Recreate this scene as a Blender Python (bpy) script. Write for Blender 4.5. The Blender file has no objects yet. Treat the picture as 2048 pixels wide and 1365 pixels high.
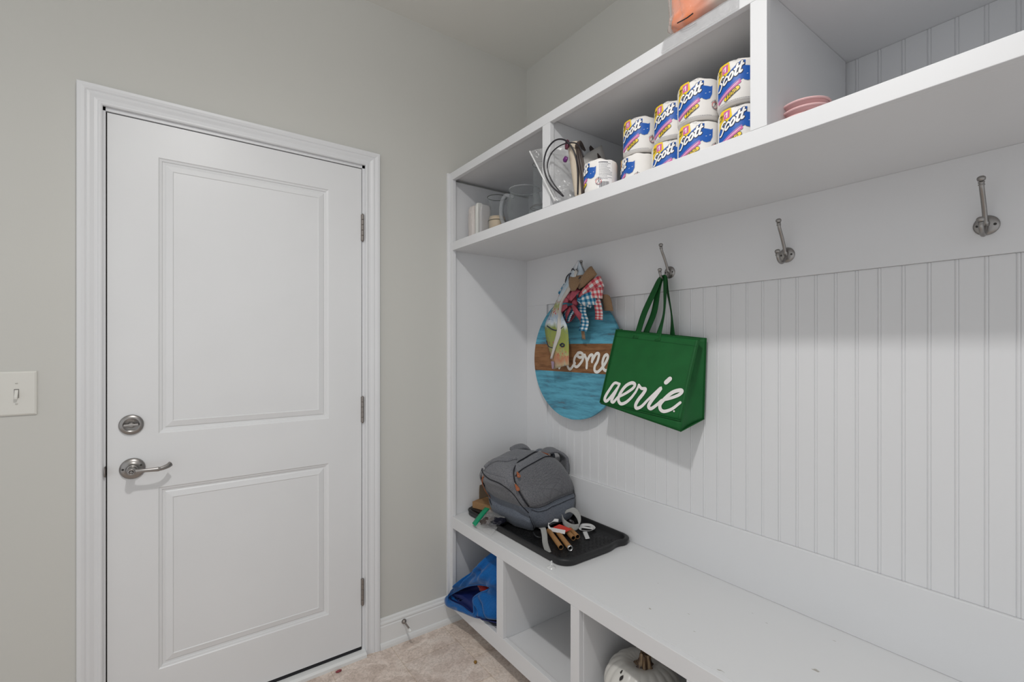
import bpy, math, random
from mathutils import Vector, Matrix, noise
from mathutils.geometry import tessellate_polygon
random.seed(7)
SC = bpy.context.scene
COL = SC.collection
PI = math.pi
R = math.radians

# ---------------------------------------------------------------- camera
cam_d = bpy.data.cameras.new('camera')
cam_d.sensor_width = 36.0
cam_d.lens = 937.17 * 36.0 / 2048.0
cam_d.shift_y = (693.18 - 682.5) / 2048.0
cam_d.clip_start = 0.02
cam = bpy.data.objects.new('camera', cam_d)
COL.objects.link(cam)
cam.location = (-1.5243, -1.9652, 1.2991)
cam.rotation_euler = (R(90), 0, -0.6285)
SC.camera = cam

# ---------------------------------------------------------------- view, world, lights
SC.view_settings.view_transform = 'Standard'
SC.view_settings.look = 'None'
SC.view_settings.exposure = -0.10
SC.view_settings.gamma = 1.0
SC.view_settings.use_curve_mapping = False
W = bpy.data.worlds.new('world')
SC.world = W
W.use_nodes = True
W.node_tree.nodes['Background'].inputs[0].default_value = (0.95, 0.98, 1.0, 1)
W.node_tree.nodes['Background'].inputs[1].default_value = 0.85


def lamp_light(name, kind, loc, energy, radius, color):
    d = bpy.data.lights.new(name, kind)
    if kind == 'SPOT':
        d.spot_size = math.radians(172)
        d.spot_blend = 1.0
    d.energy = energy
    d.shadow_soft_size = radius
    d.color = color
    o = bpy.data.objects.new(name, d)
    COL.objects.link(o)
    o.location = loc
    return o


LAMP = (-1.42, -1.48, 2.65)
lamp_light('ceiling_lamp_downlight', 'SPOT', LAMP, 60.0, 0.045, (1.0, 0.985, 0.965))
lamp_light('ceiling_lamp_glow', 'POINT', LAMP, 13.0, 0.045, (1.0, 0.985, 0.965))


# ---------------------------------------------------------------- materials
def mat(name, col, rough=0.5, metal=0.0, spec=0.5, bump=0.0, bscale=200.0, var=0.0, vscale=8.0,
        alpha=1.0, trans=0.0, ior=1.45, coat=0.0, sheen=0.0, double=False):
    m = bpy.data.materials.new(name)
    m.use_nodes = True
    nt = m.node_tree
    b = nt.nodes['Principled BSDF']
    b.inputs['Base Color'].default_value = (*col, 1)
    b.inputs['Roughness'].default_value = rough
    b.inputs['Metallic'].default_value = metal
    b.inputs['Specular IOR Level'].default_value = spec
    b.inputs['Transmission Weight'].default_value = trans
    b.inputs['IOR'].default_value = ior
    b.inputs['Alpha'].default_value = alpha
    b.inputs['Coat Weight'].default_value = coat
    b.inputs['Sheen Weight'].default_value = sheen
    tc = nt.nodes.new('ShaderNodeTexCoord')
    if var > 0:
        n = nt.nodes.new('ShaderNodeTexNoise')
        n.inputs['Scale'].default_value = vscale
        n.inputs['Detail'].default_value = 5
        nt.links.new(tc.outputs['Object'], n.inputs['Vector'])
        r = nt.nodes.new('ShaderNodeMapRange')
        r.inputs['From Min'].default_value = 0.3
        r.inputs['From Max'].default_value = 0.7
        r.inputs['To Min'].default_value = 1 - var
        r.inputs['To Max'].default_value = 1 + var
        nt.links.new(n.outputs['Fac'], r.inputs['Value'])
        mx = nt.nodes.new('ShaderNodeVectorMath')
        mx.operation = 'SCALE'
        mx.inputs[0].default_value = col
        nt.links.new(r.outputs['Result'], mx.inputs['Scale'])
        nt.links.new(mx.outputs['Vector'], b.inputs['Base Color'])
    if bump > 0:
        n2 = nt.nodes.new('ShaderNodeTexNoise')
        n2.inputs['Scale'].default_value = bscale
        n2.inputs['Detail'].default_value = 3
        nt.links.new(tc.outputs['Object'], n2.inputs['Vector'])
        bp = nt.nodes.new('ShaderNodeBump')
        bp.inputs['Strength'].default_value = bump
        bp.inputs['Distance'].default_value = 0.002
        nt.links.new(n2.outputs['Fac'], bp.inputs['Height'])
        nt.links.new(bp.outputs['Normal'], b.inputs['Normal'])
    return m


def nodes_of(m):
    return m.node_tree, m.node_tree.nodes['Principled BSDF']


def ramp(nt, pts, interp='LINEAR'):
    r = nt.nodes.new('ShaderNodeValToRGB')
    r.color_ramp.interpolation = interp
    e = r.color_ramp.elements
    while len(e) > 1:
        e.remove(e[-1])
    e[0].position = pts[0][0]
    e[0].color = (*pts[0][1], 1)
    for p, c in pts[1:]:
        x = e.new(p)
        x.color = (*c, 1)
    return r


M_WALL = mat('wall_paint', (0.56, 0.555, 0.525), 0.75, spec=0.25, bump=0.06, bscale=350, var=0.015, vscale=1.5)
M_CEIL = mat('ceiling_paint', (0.74, 0.735, 0.70), 0.9, spec=0.15, bump=0.05, bscale=300)
M_WHITE = mat('white_trim_paint', (0.70, 0.705, 0.72), 0.38, spec=0.4, bump=0.03, bscale=160, var=0.012, vscale=3)
M_DOOR = mat('white_door_paint', (0.72, 0.725, 0.735), 0.36, spec=0.45, bump=0.03, bscale=220, var=0.015, vscale=4)
M_BASE = mat('white_baseboard_paint', (0.74, 0.745, 0.74), 0.4, spec=0.4)
M_GAP = mat('black_gap_rubber', (0.012, 0.012, 0.016), 0.7)
M_NICKEL = mat('brushed_nickel', (0.33, 0.315, 0.305), 0.36, metal=1.0)
M_NICKELD = mat('dark_nickel_hole', (0.03, 0.028, 0.026), 0.6)
M_BRONZE = mat('aged_nickel_hinge', (0.30, 0.27, 0.25), 0.42, metal=1.0)
M_PLATE = mat('switch_plastic', (0.66, 0.65, 0.61), 0.35, spec=0.5)


def bench_material():
    m = mat('white_bench_top_paint', (0.69, 0.695, 0.705), 0.4, spec=0.4)
    nt, b = nodes_of(m)
    tc = nt.nodes.new('ShaderNodeTexCoord')
    mp = nt.nodes.new('ShaderNodeMapping')
    mp.inputs['Scale'].default_value = (60, 22, 60)
    mp.inputs['Rotation'].default_value = (0, 0, 0.5)
    nt.links.new(tc.outputs['Object'], mp.inputs['Vector'])
    v = nt.nodes.new('ShaderNodeTexNoise')
    v.inputs['Scale'].default_value = 1.0
    v.inputs['Detail'].default_value = 2
    nt.links.new(mp.outputs['Vector'], v.inputs['Vector'])
    r = ramp(nt, [(0.0, (0.69, 0.695, 0.705)), (0.735, (0.69, 0.695, 0.705)), (0.765, (0.38, 0.36, 0.33))])
    nt.links.new(v.outputs['Fac'], r.inputs['Fac'])
    nt.links.new(r.outputs['Color'], b.inputs['Base Color'])
    return m


M_BENCH = bench_material()


def floor_material():
    m = mat('stone_look_vinyl_tile', (0.5, 0.42, 0.36), 0.42, spec=0.4)
    nt, b = nodes_of(m)
    tc = nt.nodes.new('ShaderNodeTexCoord')
    n1 = nt.nodes.new('ShaderNodeTexNoise')
    n1.inputs['Scale'].default_value = 7
    n1.inputs['Detail'].default_value = 8
    n1.inputs['Roughness'].default_value = 0.65
    n1.inputs['Distortion'].default_value = 1.6
    nt.links.new(tc.outputs['Object'], n1.inputs['Vector'])
    r1 = ramp(nt, [(0.30, (0.58, 0.475, 0.405)), (0.46, (0.72, 0.60, 0.52)), (0.56, (0.82, 0.71, 0.625)), (0.72, (0.88, 0.79, 0.71))])
    nt.links.new(n1.outputs['Fac'], r1.inputs['Fac'])
    n2 = nt.nodes.new('ShaderNodeTexNoise')
    n2.inputs['Scale'].default_value = 45
    n2.inputs['Detail'].default_value = 6
    n2.inputs['Distortion'].default_value = 2.5
    nt.links.new(tc.outputs['Object'], n2.inputs['Vector'])
    r2 = ramp(nt, [(0.35, (0.80, 0.78, 0.76)), (0.55, (1, 1, 1)), (0.75, (1.1, 1.1, 1.1))])
    nt.links.new(n2.outputs['Fac'], r2.inputs['Fac'])
    mul = nt.nodes.new('ShaderNodeMixRGB')
    mul.blend_type = 'MULTIPLY'
    mul.inputs['Fac'].default_value = 1
    nt.links.new(r1.outputs['Color'], mul.inputs[1])
    nt.links.new(r2.outputs['Color'], mul.inputs[2])
    mp = nt.nodes.new('ShaderNodeMapping')
    mp.inputs['Location'].default_value = (0.25, 0.252, 0)
    mp.inputs['Rotation'].default_value = (0, 0, R(90))
    nt.links.new(tc.outputs['Object'], mp.inputs['Vector'])
    br = nt.nodes.new('ShaderNodeTexBrick')
    br.inputs['Scale'].default_value = 1
    br.inputs['Brick Width'].default_value = 0.27
    br.inputs['Row Height'].default_value = 0.2525
    br.inputs['Mortar Size'].default_value = 0.0018
    br.inputs['Mortar Smooth'].default_value = 0.3
    br.inputs['Color1'].default_value = (1, 1, 1, 1)
    br.inputs['Color2'].default_value = (0.90, 0.90, 0.92, 1)
    br.inputs['Mortar'].default_value = (0.80, 0.76, 0.70, 1)
    nt.links.new(mp.outputs['Vector'], br.inputs['Vector'])
    mul2 = nt.nodes.new('ShaderNodeMixRGB')
    mul2.blend_type = 'MULTIPLY'
    mul2.inputs['Fac'].default_value = 1
    nt.links.new(mul.outputs['Color'], mul2.inputs[1])
    nt.links.new(br.outputs['Color'], mul2.inputs[2])
    nt.links.new(mul2.outputs['Color'], b.inputs['Base Color'])
    return m


M_FLOOR = floor_material()


def film(name, col, alpha_face, alpha_edge, rough=0.12):
    """thin clear plastic or thin glass: mostly see-through, denser at grazing angles"""
    m = bpy.data.materials.new(name)
    m.use_nodes = True
    nt = m.node_tree
    b = nt.nodes['Principled BSDF']
    b.inputs['Base Color'].default_value = (*col, 1)
    b.inputs['Roughness'].default_value = rough
    b.inputs['Specular IOR Level'].default_value = 0.9
    tr = nt.nodes.new('ShaderNodeBsdfTransparent')
    mx = nt.nodes.new('ShaderNodeMixShader')
    lw = nt.nodes.new('ShaderNodeLayerWeight')
    lw.inputs['Blend'].default_value = 0.35
    mr = nt.nodes.new('ShaderNodeMapRange')
    mr.inputs['To Min'].default_value = alpha_face
    mr.inputs['To Max'].default_value = alpha_edge
    nt.links.new(lw.outputs['Facing'], mr.inputs['Value'])
    tc = nt.nodes.new('ShaderNodeTexCoord')
    n = nt.nodes.new('ShaderNodeTexNoise')
    n.inputs['Scale'].default_value = 60
    n.inputs['Distortion'].default_value = 1.5
    nt.links.new(tc.outputs['Object'], n.inputs['Vector'])
    bp = nt.nodes.new('ShaderNodeBump')
    bp.inputs['Strength'].default_value = 0.5
    bp.inputs['Distance'].default_value = 0.004
    nt.links.new(n.outputs['Fac'], bp.inputs['Height'])
    nt.links.new(bp.outputs['Normal'], b.inputs['Normal'])
    nt.links.new(mr.outputs['Result'], mx.inputs['Fac'])
    nt.links.new(tr.outputs['BSDF'], mx.inputs[1])
    nt.links.new(b.outputs['BSDF'], mx.inputs[2])
    nt.links.new(mx.outputs['Shader'], nt.nodes['Material Output'].inputs['Surface'])
    return m


def cloth_mat(name, c1, c2, scale=500, bump=0.5, rough=0.9):
    m = mat(name, c1, rough, spec=0.15, sheen=0.2)
    nt, b = nodes_of(m)
    tc = nt.nodes.new('ShaderNodeTexCoord')
    n = nt.nodes.new('ShaderNodeTexNoise')
    n.inputs['Scale'].default_value = scale
    n.inputs['Detail'].default_value = 3
    nt.links.new(tc.outputs['Object'], n.inputs['Vector'])
    r = ramp(nt, [(0.38, c1), (0.62, c2)])
    nt.links.new(n.outputs['Fac'], r.inputs['Fac'])
    nt.links.new(r.outputs['Color'], b.inputs['Base Color'])
    bp = nt.nodes.new('ShaderNodeBump')
    bp.inputs['Strength'].default_value = bump
    bp.inputs['Distance'].default_value = 0.001
    nt.links.new(n.outputs['Fac'], bp.inputs['Height'])
    nt.links.new(bp.outputs['Normal'], b.inputs['Normal'])
    return m


# ---------------------------------------------------------------- mesh helpers
class MB:
    def __init__(self):
        self.v = []
        self.f = []
        self.m = []
        self.uv = {}

    def add(self, verts, faces, mi=0, uvs=None):
        o = len(self.v)
        self.v += [tuple(p) for p in verts]
        for f in faces:
            self.f.append([i + o for i in f])
            self.m.append(mi)
        if uvs:
            for i, q in enumerate(uvs):
                self.uv[o + i] = q
        return self

    def box(self, a, b, mi=0):
        (x0, y0, z0), (x1, y1, z1) = a, b
        x0, x1 = sorted((x0, x1)); y0, y1 = sorted((y0, y1)); z0, z1 = sorted((z0, z1))
        v = [(x0, y0, z0), (x1, y0, z0), (x1, y1, z0), (x0, y1, z0), (x0, y0, z1), (x1, y0, z1), (x1, y1, z1), (x0, y1, z1)]
        return self.add(v, [(3, 2, 1, 0), (4, 5, 6, 7), (0, 1, 5, 4), (1, 2, 6, 5), (2, 3, 7, 6), (3, 0, 4, 7)], mi)

    def tube(self, pts, rad, seg=10, mi=0, caps=True, flat=1.0):
        pts = [Vector(p) for p in pts]
        n = len(pts)
        rr = rad if isinstance(rad, (list, tuple)) else [rad] * n
        T = []
        for i in range(n):
            t = pts[min(i + 1, n - 1)] - pts[max(i - 1, 0)]
            T.append(t.normalized() if t.length > 1e-9 else Vector((0, 0, 1)))
        up = Vector((0, 0, 1)) if abs(T[0].z) < 0.9 else Vector((1, 0, 0))
        N = (up - T[0] * up.dot(T[0])).normalized()
        vs, fs = [], []
        for i in range(n):
            N = (N - T[i] * N.dot(T[i]))
            N = N.normalized() if N.length > 1e-6 else T[i].orthogonal().normalized()
            B = T[i].cross(N)
            for k in range(seg):
                a = 2 * PI * k / seg
                vs.append(pts[i] + N * (math.cos(a) * rr[i]) + B * (math.sin(a) * rr[i] * flat))
        for i in range(n - 1):
            for k in range(seg):
                k2 = (k + 1) % seg
                fs.append((i * seg + k, i * seg + k2, (i + 1) * seg + k2, (i + 1) * seg + k))
        if caps:
            fs.append(tuple(reversed(range(seg))))
            fs.append(tuple((n - 1) * seg + k for k in range(seg)))
        return self.add(vs, fs, mi)

    def lathe(self, prof, origin=(0, 0, 0), axis=(0, 0, 1), seg=32, mi=0, fn=None, close=False):
        """prof: list of (radius, height along the axis)"""
        ax = Vector(axis).normalized()
        e1 = ax.orthogonal().normalized()
        e2 = ax.cross(e1)
        o = Vector(origin)
        vs, fs = [], []
        for j, (r, h) in enumerate(prof):
            for k in range(seg):
                a = 2 * PI * k / seg
                rr, hh = (r, h) if fn is None else fn(a, r, h)
                vs.append(o + ax * hh + (e1 * math.cos(a) + e2 * math.sin(a)) * rr)
        for j in range(len(prof) - 1):
            for k in range(seg):
                k2 = (k + 1) % seg
                fs.append((j * seg + k, j * seg + k2, (j + 1) * seg + k2, (j + 1) * seg + k))
        if prof[0][0] > 1e-6:
            if close:
                fs.append(tuple(reversed(range(seg))))
        if prof[-1][0] > 1e-6 and close:
            fs.append(tuple((len(prof) - 1) * seg + k for k in range(seg)))
        return self.add(vs, fs, mi)

    def grid(self, fn, nu, nv, mi=0, wrap=False):
        vs, uv, fs = [], [], []
        for j in range(nv + 1):
            for i in range(nu + 1):
                u, v = i / nu, j / nv
                vs.append(fn(u, v))
                uv.append((u, v))
        w = nu + 1
        for j in range(nv):
            for i in range(nu):
                fs.append((j * w + i, j * w + i + 1, (j + 1) * w + i + 1, (j + 1) * w + i))
        return self.add(vs, fs, mi, uv)

    def prism(self, poly, fn, d0, d1, mi=0):
        """poly of 2D points, fn(x, y, d) -> point, extruded from depth d0 to d1"""
        n = len(poly)
        vs = [fn(x, y, d0) for x, y in poly] + [fn(x, y, d1) for x, y in poly]
        tr = tessellate_polygon([[Vector((x, y, 0)) for x, y in poly]])
        fs = [tuple(t) for t in tr] + [tuple(n + i for i in reversed(t)) for t in tr]
        fs += [(i, (i + 1) % n, n + (i + 1) % n, n + i) for i in range(n)]
        return self.add(vs, fs, mi)

    def build(self, name, mats, parent=None, smooth=False, bevel=0.0, solid=0.0, sub=0, weld=False):
        me = bpy.data.meshes.new(name)
        me.from_pydata(self.v, [], self.f)
        mats = mats if isinstance(mats, (list, tuple)) else [mats]
        for m in mats:
            me.materials.append(m)
        for p, mi in zip(me.polygons, self.m):
            p.material_index = mi
            p.use_smooth = smooth
        if self.uv:
            ul = me.uv_layers.new(name='UVMap')
            for p in me.polygons:
                for li in p.loop_indices:
                    ul.data[li].uv = self.uv.get(me.loops[li].vertex_index, (0, 0))
        import bmesh
        bm = bmesh.new()
        bm.from_mesh(me)
        if weld:
            bmesh.ops.remove_doubles(bm, verts=bm.verts, dist=1e-5)
        bmesh.ops.recalc_face_normals(bm, faces=bm.faces)
        bm.to_mesh(me)
        bm.free()
        o = bpy.data.objects.new(name, me)
        COL.objects.link(o)
        if parent is not None:
            o.parent = parent
            if parent.type == 'EMPTY':
                # geometry is given in world metres; keep it there
                o.matrix_parent_inverse = Matrix.Translation(parent.location).inverted()
        if bevel:
            b = o.modifiers.new('bevel', 'BEVEL')
            b.width = bevel
            b.segments = 2
            b.limit_method = 'ANGLE'
            b.angle_limit = R(40)
        if solid:
            s = o.modifiers.new('solid', 'SOLIDIFY')
            s.thickness = solid
            s.offset = 0
        if sub:
            s = o.modifiers.new('sub', 'SUBSURF')
            s.levels = sub
            s.render_levels = sub
        return o


def thing(name, loc, label, cat, group=None):
    o = bpy.data.objects.new(name, None)
    o.empty_display_size = 0.05
    COL.objects.link(o)
    o.location = loc
    tag(o, label, cat, group)
    return o


def tag(o, label, cat, group=None):
    o['label'] = label
    o['category'] = cat
    if group:
        o['group'] = group
    return o


def struct(o, label=None):
    o['kind'] = 'structure'
    if label:
        o['label'] = label
    return o


def smoothpts(pts, n=6):
    """Catmull-Rom through the points (any dimension)"""
    P = [Vector(p) for p in pts]
    if len(P) < 3:
        out = []
        for i in range(len(P) - 1):
            for k in range(n):
                out.append(P[i].lerp(P[i + 1], k / n))
        return out + [P[-1]]
    out = []
    for i in range(len(P) - 1):
        a = P[i - 1] if i > 0 else P[i] * 2 - P[i + 1]
        b, c = P[i], P[i + 1]
        d = P[i + 2] if i + 2 < len(P) else c * 2 - b
        for k in range(n):
            t = k / n
            out.append(0.5 * ((2 * b) + (c - a) * t + (2 * a - 5 * b + 4 * c - d) * t * t + (3 * b - a - 3 * c + d) * t ** 3))
    out.append(P[-1])
    return out


def stroke(mb, pts, w, fn, d, mi, n=5, taper=None, smooth=True):
    """a pen stroke in a 2D chart lifted by fn(x, y, d)"""
    P = smoothpts([(x, y) for x, y in pts], n) if smooth else [Vector(p) for p in pts]
    m = len(P)
    vs, fs = [], []
    for i, p in enumerate(P):
        t = P[min(i + 1, m - 1)] - P[max(i - 1, 0)]
        if t.length < 1e-9:
            t = Vector((1, 0))
        t.normalize()
        nn = Vector((-t.y, t.x))
        ww = w if taper is None else w * taper(i / max(1, m - 1))
        a, b = p + nn * ww, p - nn * ww
        dd = d + 0.45 * i / max(1, m - 1)
        vs += [fn(a.x, a.y, dd), fn(b.x, b.y, dd)]
    for i in range(m - 1):
        fs.append((2 * i, 2 * i + 1, 2 * i + 3, 2 * i + 2))
    mb.add(vs, fs, mi)
    for p, e in ((P[0], 0), (P[-1], 1)):
        ww = w if taper is None else w * taper(e)
        c = [fn(p.x + math.cos(2 * PI * k / 10) * ww, p.y + math.sin(2 * PI * k / 10) * ww, d + 0.1 + 0.45 * e) for k in range(10)]
        mb.add(c, [tuple(range(10))], mi)


def fillpoly(mb, poly, fn, d, mi, step=0.004):
    """filled polygon in a chart, cut into strips along x so that it bends with the surface"""
    tr = tessellate_polygon([[Vector((x, y, 0)) for x, y in poly]])
    for t in tr:
        T = [poly[i] for i in t]
        xs = [p[0] for p in T]
        k0, k1 = math.floor(min(xs) / step), math.ceil(max(xs) / step)
        for k in range(k0, k1):
            q = T
            for sgn, lim in ((1, k * step), (-1, (k + 1) * step)):
                out = []
                for i in range(len(q)):
                    a, b = q[i], q[(i + 1) % len(q)]
                    da, db = sgn * (a[0] - lim), sgn * (b[0] - lim)
                    if da >= 0:
                        out.append(a)
                    if (da > 0) != (db > 0) and abs(da - db) > 1e-12:
                        s = da / (da - db)
                        out.append((a[0] + (b[0] - a[0]) * s, a[1] + (b[1] - a[1]) * s))
                q = out
                if len(q) < 3:
                    break
            if len(q) >= 3:
                mb.add([fn(x, y, d) for x, y in q], [tuple(range(len(q)))], mi)


def copy_tree(o, parent=None):
    c = o.copy()
    COL.objects.link(c)
    if parent is not None:
        mi = o.matrix_parent_inverse.copy()
        c.parent = parent
        c.matrix_parent_inverse = mi
    for ch in list(o.children):
        copy_tree(ch, c)
    return c


# ================================================================ ROOM
H = 2.764
b = MB(); b.box((-3.6, -3.6, -0.05), (0.12, 0.12, 0.0))
struct(b.build('floor', M_FLOOR))
b = MB(); b.box((-3.6, -3.6, H), (0.12, 0.12, H + 0.05))
struct(b.build('ceiling', M_CEIL))
b = MB(); b.box((0.0, -3.6, 0.0), (0.12, 0.0, H))
struct(b.build('wall_right', M_WALL))
# wall with the door opening
DX0, DX1, DZ = -1.700, -0.864, 2.061      # opening seen inside the casing
b = MB()
b.box((-3.6, 0, 0), (DX0, 0.12, H))
b.box((DX1, 0, 0), (0.12, 0.12, H))
b.box((DX0, 0, DZ), (DX1, 0.12, H))
struct(b.build('wall_left', M_WALL, weld=False))

# door casing: mitred profile around the opening
CP = [(0.0, 0.0), (0.0, -0.010), (0.004, -0.0125), (0.010, -0.0125), (0.012, -0.0105), (0.020, -0.0115), (0.030, -0.0150),
      (0.036, -0.0160), (0.038, -0.0145), (0.042, -0.0170), (0.050, -0.0190), (0.0585, -0.0190), (0.0605, -0.0165), (0.0605, 0.0)]
vs, fs = [], []
for off, y in CP:
    vs += [(DX0 - off, y, 0.0), (DX0 - off, y, DZ + off * 0.97), (DX1 + off, y, DZ + off * 0.97), (DX1 + off, y, 0.0)]
for j in range(len(CP) - 1):
    for k in range(3):
        fs.append((4 * j + k, 4 * j + k + 1, 4 * j + k + 5, 4 * j + k + 4))
b = MB(); b.add(vs, fs)
struct(b.build('trim_1', M_WHITE, bevel=0.0), 'white moulded casing around the closed door')

# baseboard along the door wall
BP = [(0.0, 0.0), (0.022, 0.0), (0.022, 0.012), (0.019, 0.022), (0.014, 0.026), (0.014, 0.093), (0.0115, 0.097), (0.0135, 0.104),
      (0.0125, 0.109), (0.0085, 0.113), (0.0075, 0.122), (0.003, 0.127), (0.0, 0.127)]


def base_run(mb, x0, x1):
    n = len(BP)
    v = [(x0, -d, z) for d, z in BP] + [(x1, -d, z) for d, z in BP]
    f = [(i, i + 1, n + i + 1, n + i) for i in range(n - 1)] + [tuple(range(n)), tuple(reversed(range(n, 2 * n)))]
    mb.add(v, f)


b = MB(); base_run(b, DX1 + 0.0605, -0.02)
struct(b.build('baseboard_left', M_BASE), 'white baseboard between the door casing and the bench')
b = MB(); base_run(b, -3.5, DX0 - 0.0605)
struct(b.build('baseboard_far_left', M_BASE), 'white baseboard left of the door')

# ---------------------------------------------------------------- door
door = bpy.data.objects.new('door_1', None)
COL.objects.link(door)
door.location = (-1.283, 0.02, 0)
struct(door, 'closed white two-panel door')
SX0, SX1, SZ0, SZ1 = -1.690, -0.8775, 0.036, 2.045
FY = 0.002
PAN = [(-1.5595, -1.0095, 1.007, 1.933), (-1.5595, -1.0085, 0.214, 0.826)]
PROF = [(0.0, 0.0), (0.003, 0.003), (0.009, 0.0045), (0.011, 0.0075), (0.017, 0.0085), (0.021, 0.0055), (0.039, 0.0015), (0.0415, 0.0035), (0.0425, 0.0035)]
b = MB()


def rect(x0, x1, z0, z1, y):
    return [(x0, y, z0), (x1, y, z0), (x1, y, z1), (x0, y, z1)]


(ax0, ax1, az0, az1), (bx0, bx1, bz0, bz1) = PAN
F = FY
quads = [(SX0, ax0, SZ0, SZ1), (ax1, SX1, SZ0, SZ1), (ax0, ax1, az1, SZ1), (ax0, ax1, bz1, az0), (ax0, ax1, SZ0, bz0)]
for q in quads:
    b.add(rect(*q, F), [(0, 1, 2, 3)])
for x0, x1, z0, z1 in PAN:
    x1 = ax1
    for (o0, d0), (o1, d1) in zip(PROF, PROF[1:]):
        A = rect(x0 + o0, x1 - o0, z0 + o0, z1 - o0, F + d0)
        B = rect(x0 + o1, x1 - o1, z0 + o1, z1 - o1, F + d1)
        b.add(A + B, [(i, (i + 1) % 4, 4 + (i + 1) % 4, 4 + i) for i in range(4)])
    o, dd = PROF[-1]
    b.add(rect(x0 + o, x1 - o, z0 + o, z1 - o, F + dd), [(0, 1, 2, 3)])
yb = F + 0.035
A = rect(SX0, SX1, SZ0, SZ1, F)
B = rect(SX0, SX1, SZ0, SZ1, yb)
b.add(A + B, [(0, 1, 5, 4), (1, 2, 6, 5), (2, 3, 7, 6), (3, 0, 4, 7), (4, 5, 6, 7)])
slab = b.build('door_slab', M_DOOR, door)
# jamb reveal and stop
b = MB()
b.box((DX0, 0.0, 0), (SX0 - 0.0035, 0.11, DZ))
b.box((SX1 + 0.0025, 0.0, 0), (DX1, 0.11, DZ))
b.box((DX0, 0.0, SZ1 + 0.004), (DX1, 0.11, DZ))
b.build('door_jamb', M_WHITE, door)
b = MB()
b.box((SX0 - 0.004, 0.040, 0.02), (SX0 + 0.012, 0.06, SZ1))
b.box((SX1 - 0.012, 0.040, 0.02), (SX1 + 0.004, 0.06, SZ1))
b.box((SX0, 0.040, SZ1 - 0.01), (SX1, 0.06, SZ1 + 0.005))
b.box((SX0 - 0.0035, 0.012, 0.03), (SX0, 0.02, SZ1 + 0.004))
b.box((SX1, 0.012, 0.03), (SX1 + 0.0025, 0.02, SZ1 + 0.004))
b.box((SX0 - 0.003, 0.012, SZ1), (SX1 + 0.002, 0.02, SZ1 + 0.004))
b.build('weather_strip', mat('black_weather_strip', (0.018, 0.015, 0.013), 0.8), door)
b = MB()
b.box((SX0, 0.004, 0.020), (SX1, 0.036, 0.0352))
b.build('door_sweep', M_GAP, door)
b = MB()
TH = [(-0.028, 0.0), (-0.028, 0.012), (-0.020, 0.019), (0.0, 0.0215), (0.11, 0.0215), (0.11, 0.0)]
n = len(TH)
v = [(DX0 + 0.004, y, z) for y, z in TH] + [(DX1 - 0.0005, y, z) for y, z in TH]
b.add(v, [(i, (i + 1) % n, n + (i + 1) % n, n + i) for i in range(n)] + [tuple(range(n)), tuple(reversed(range(n, 2 * n)))])
b.build('threshold', M_BASE, door)

# hinges
for z0, z1 in ((1.743, 1.853), (0.980, 1.087), (0.212, 0.321)):
    b = MB()
    n = 5
    L = (z1 - z0)
    for k in range(n):
        a0, a1 = z0 + L * k / n + 0.0006, z0 + L * (k + 1) / n - 0.0006
        b.lathe([(0, a0), (0.0050, a0), (0.0056, a0 + 0.001), (0.0056, a1 - 0.001), (0.0050, a1), (0, a1)], (-0.8745, -0.0045, 0), seg=14)
    b.lathe([(0, z0 - 0.004), (0.003, z0 - 0.003), (0.0042, z0)], (-0.8745, -0.0045, 0), seg=12)
    b.lathe([(0.0042, z1), (0.003, z1 + 0.003), (0, z1 + 0.004)], (-0.8745, -0.0045, 0), seg=12)
    b.box((-0.880, -0.0015, z0), (-0.869, 0.004, z1))
    b.build('hinge', M_BRONZE, door, smooth=False)

# deadbolt
AX = (0, -1, 0)
db = MB()
db.lathe([(0, 0.0), (0.0325, 0.0), (0.0325, 0.004), (0.0300, 0.0070), (0.0225, 0.0092), (0.0215, 0.0092), (0.0205, 0.0080), (0.0, 0.0080)],
         (-1.630, 0.0015, 1.0435), AX, 40)
dbo = db.build('deadbolt', M_NICKEL, door, smooth=True)
b = MB()
b.lathe([(0, 0.008), (0.0085, 0.008), (0.0085, 0.014), (0.006, 0.016), (0, 0.016)], (-1.630, 0.0, 1.0435), AX, 20)
b.box((-1.6490, -0.021, 1.0405), (-1.6110, -0.009, 1.0475))
b.build('thumb_turn', M_NICKEL, dbo, bevel=0.0012)
# lever handle
LX, LZ = -1.627, 0.900
b = MB()
b.lathe([(0, 0.0), (0.034, 0.0), (0.034, 0.003), (0.0315, 0.007), (0.024, 0.010), (0.0165, 0.012), (0.0155, 0.016), (0.0155, 0.022),
         (0.0135, 0.024), (0, 0.024)], (LX, 0.0015, LZ), AX, 40)
lev = b.build('door_handle', M_NICKEL, door, smooth=True)
b = MB()
pts = smoothpts([(LX - 0.006, -0.046, LZ - 0.001), (LX + 0.010, -0.050, LZ - 0.001), (LX + 0.030, -0.053, LZ), (LX + 0.055, -0.053, LZ - 0.001),
                 (LX + 0.075, -0.050, LZ - 0.001), (LX + 0.092, -0.042, LZ + 0.003), (LX + 0.100, -0.034, LZ + 0.007)], 6)
m = len(pts)
rr = [0.0115 if i < 4 else (0.0085 - 0.0025 * math.sin(PI * min(1, (i - 4) / (m * 0.55)))) if i < m * 0.6 else 0.0062 + 0.0030 * (i / m - 0.6) / 0.4 for i in range(m)]
rr[0] = 0.008
b.tube(pts, rr, 14, flat=0.8)
b.lathe([(0, 0.018), (0.0125, 0.018), (0.0115, 0.034), (0.0115, 0.052), (0.0095, 0.057), (0.006, 0.0585), (0.006, 0.056), (0, 0.056)], (LX, 0.0, LZ), AX, 24)
b.build('lever', M_NICKEL, lev, smooth=True)
b = MB()
b.box((LX - 0.0045, -0.0605, LZ - 0.001), (LX + 0.0045, -0.0555, LZ + 0.001))
b.build('privacy_button', M_NICKEL, lev)
b = MB()
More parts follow.
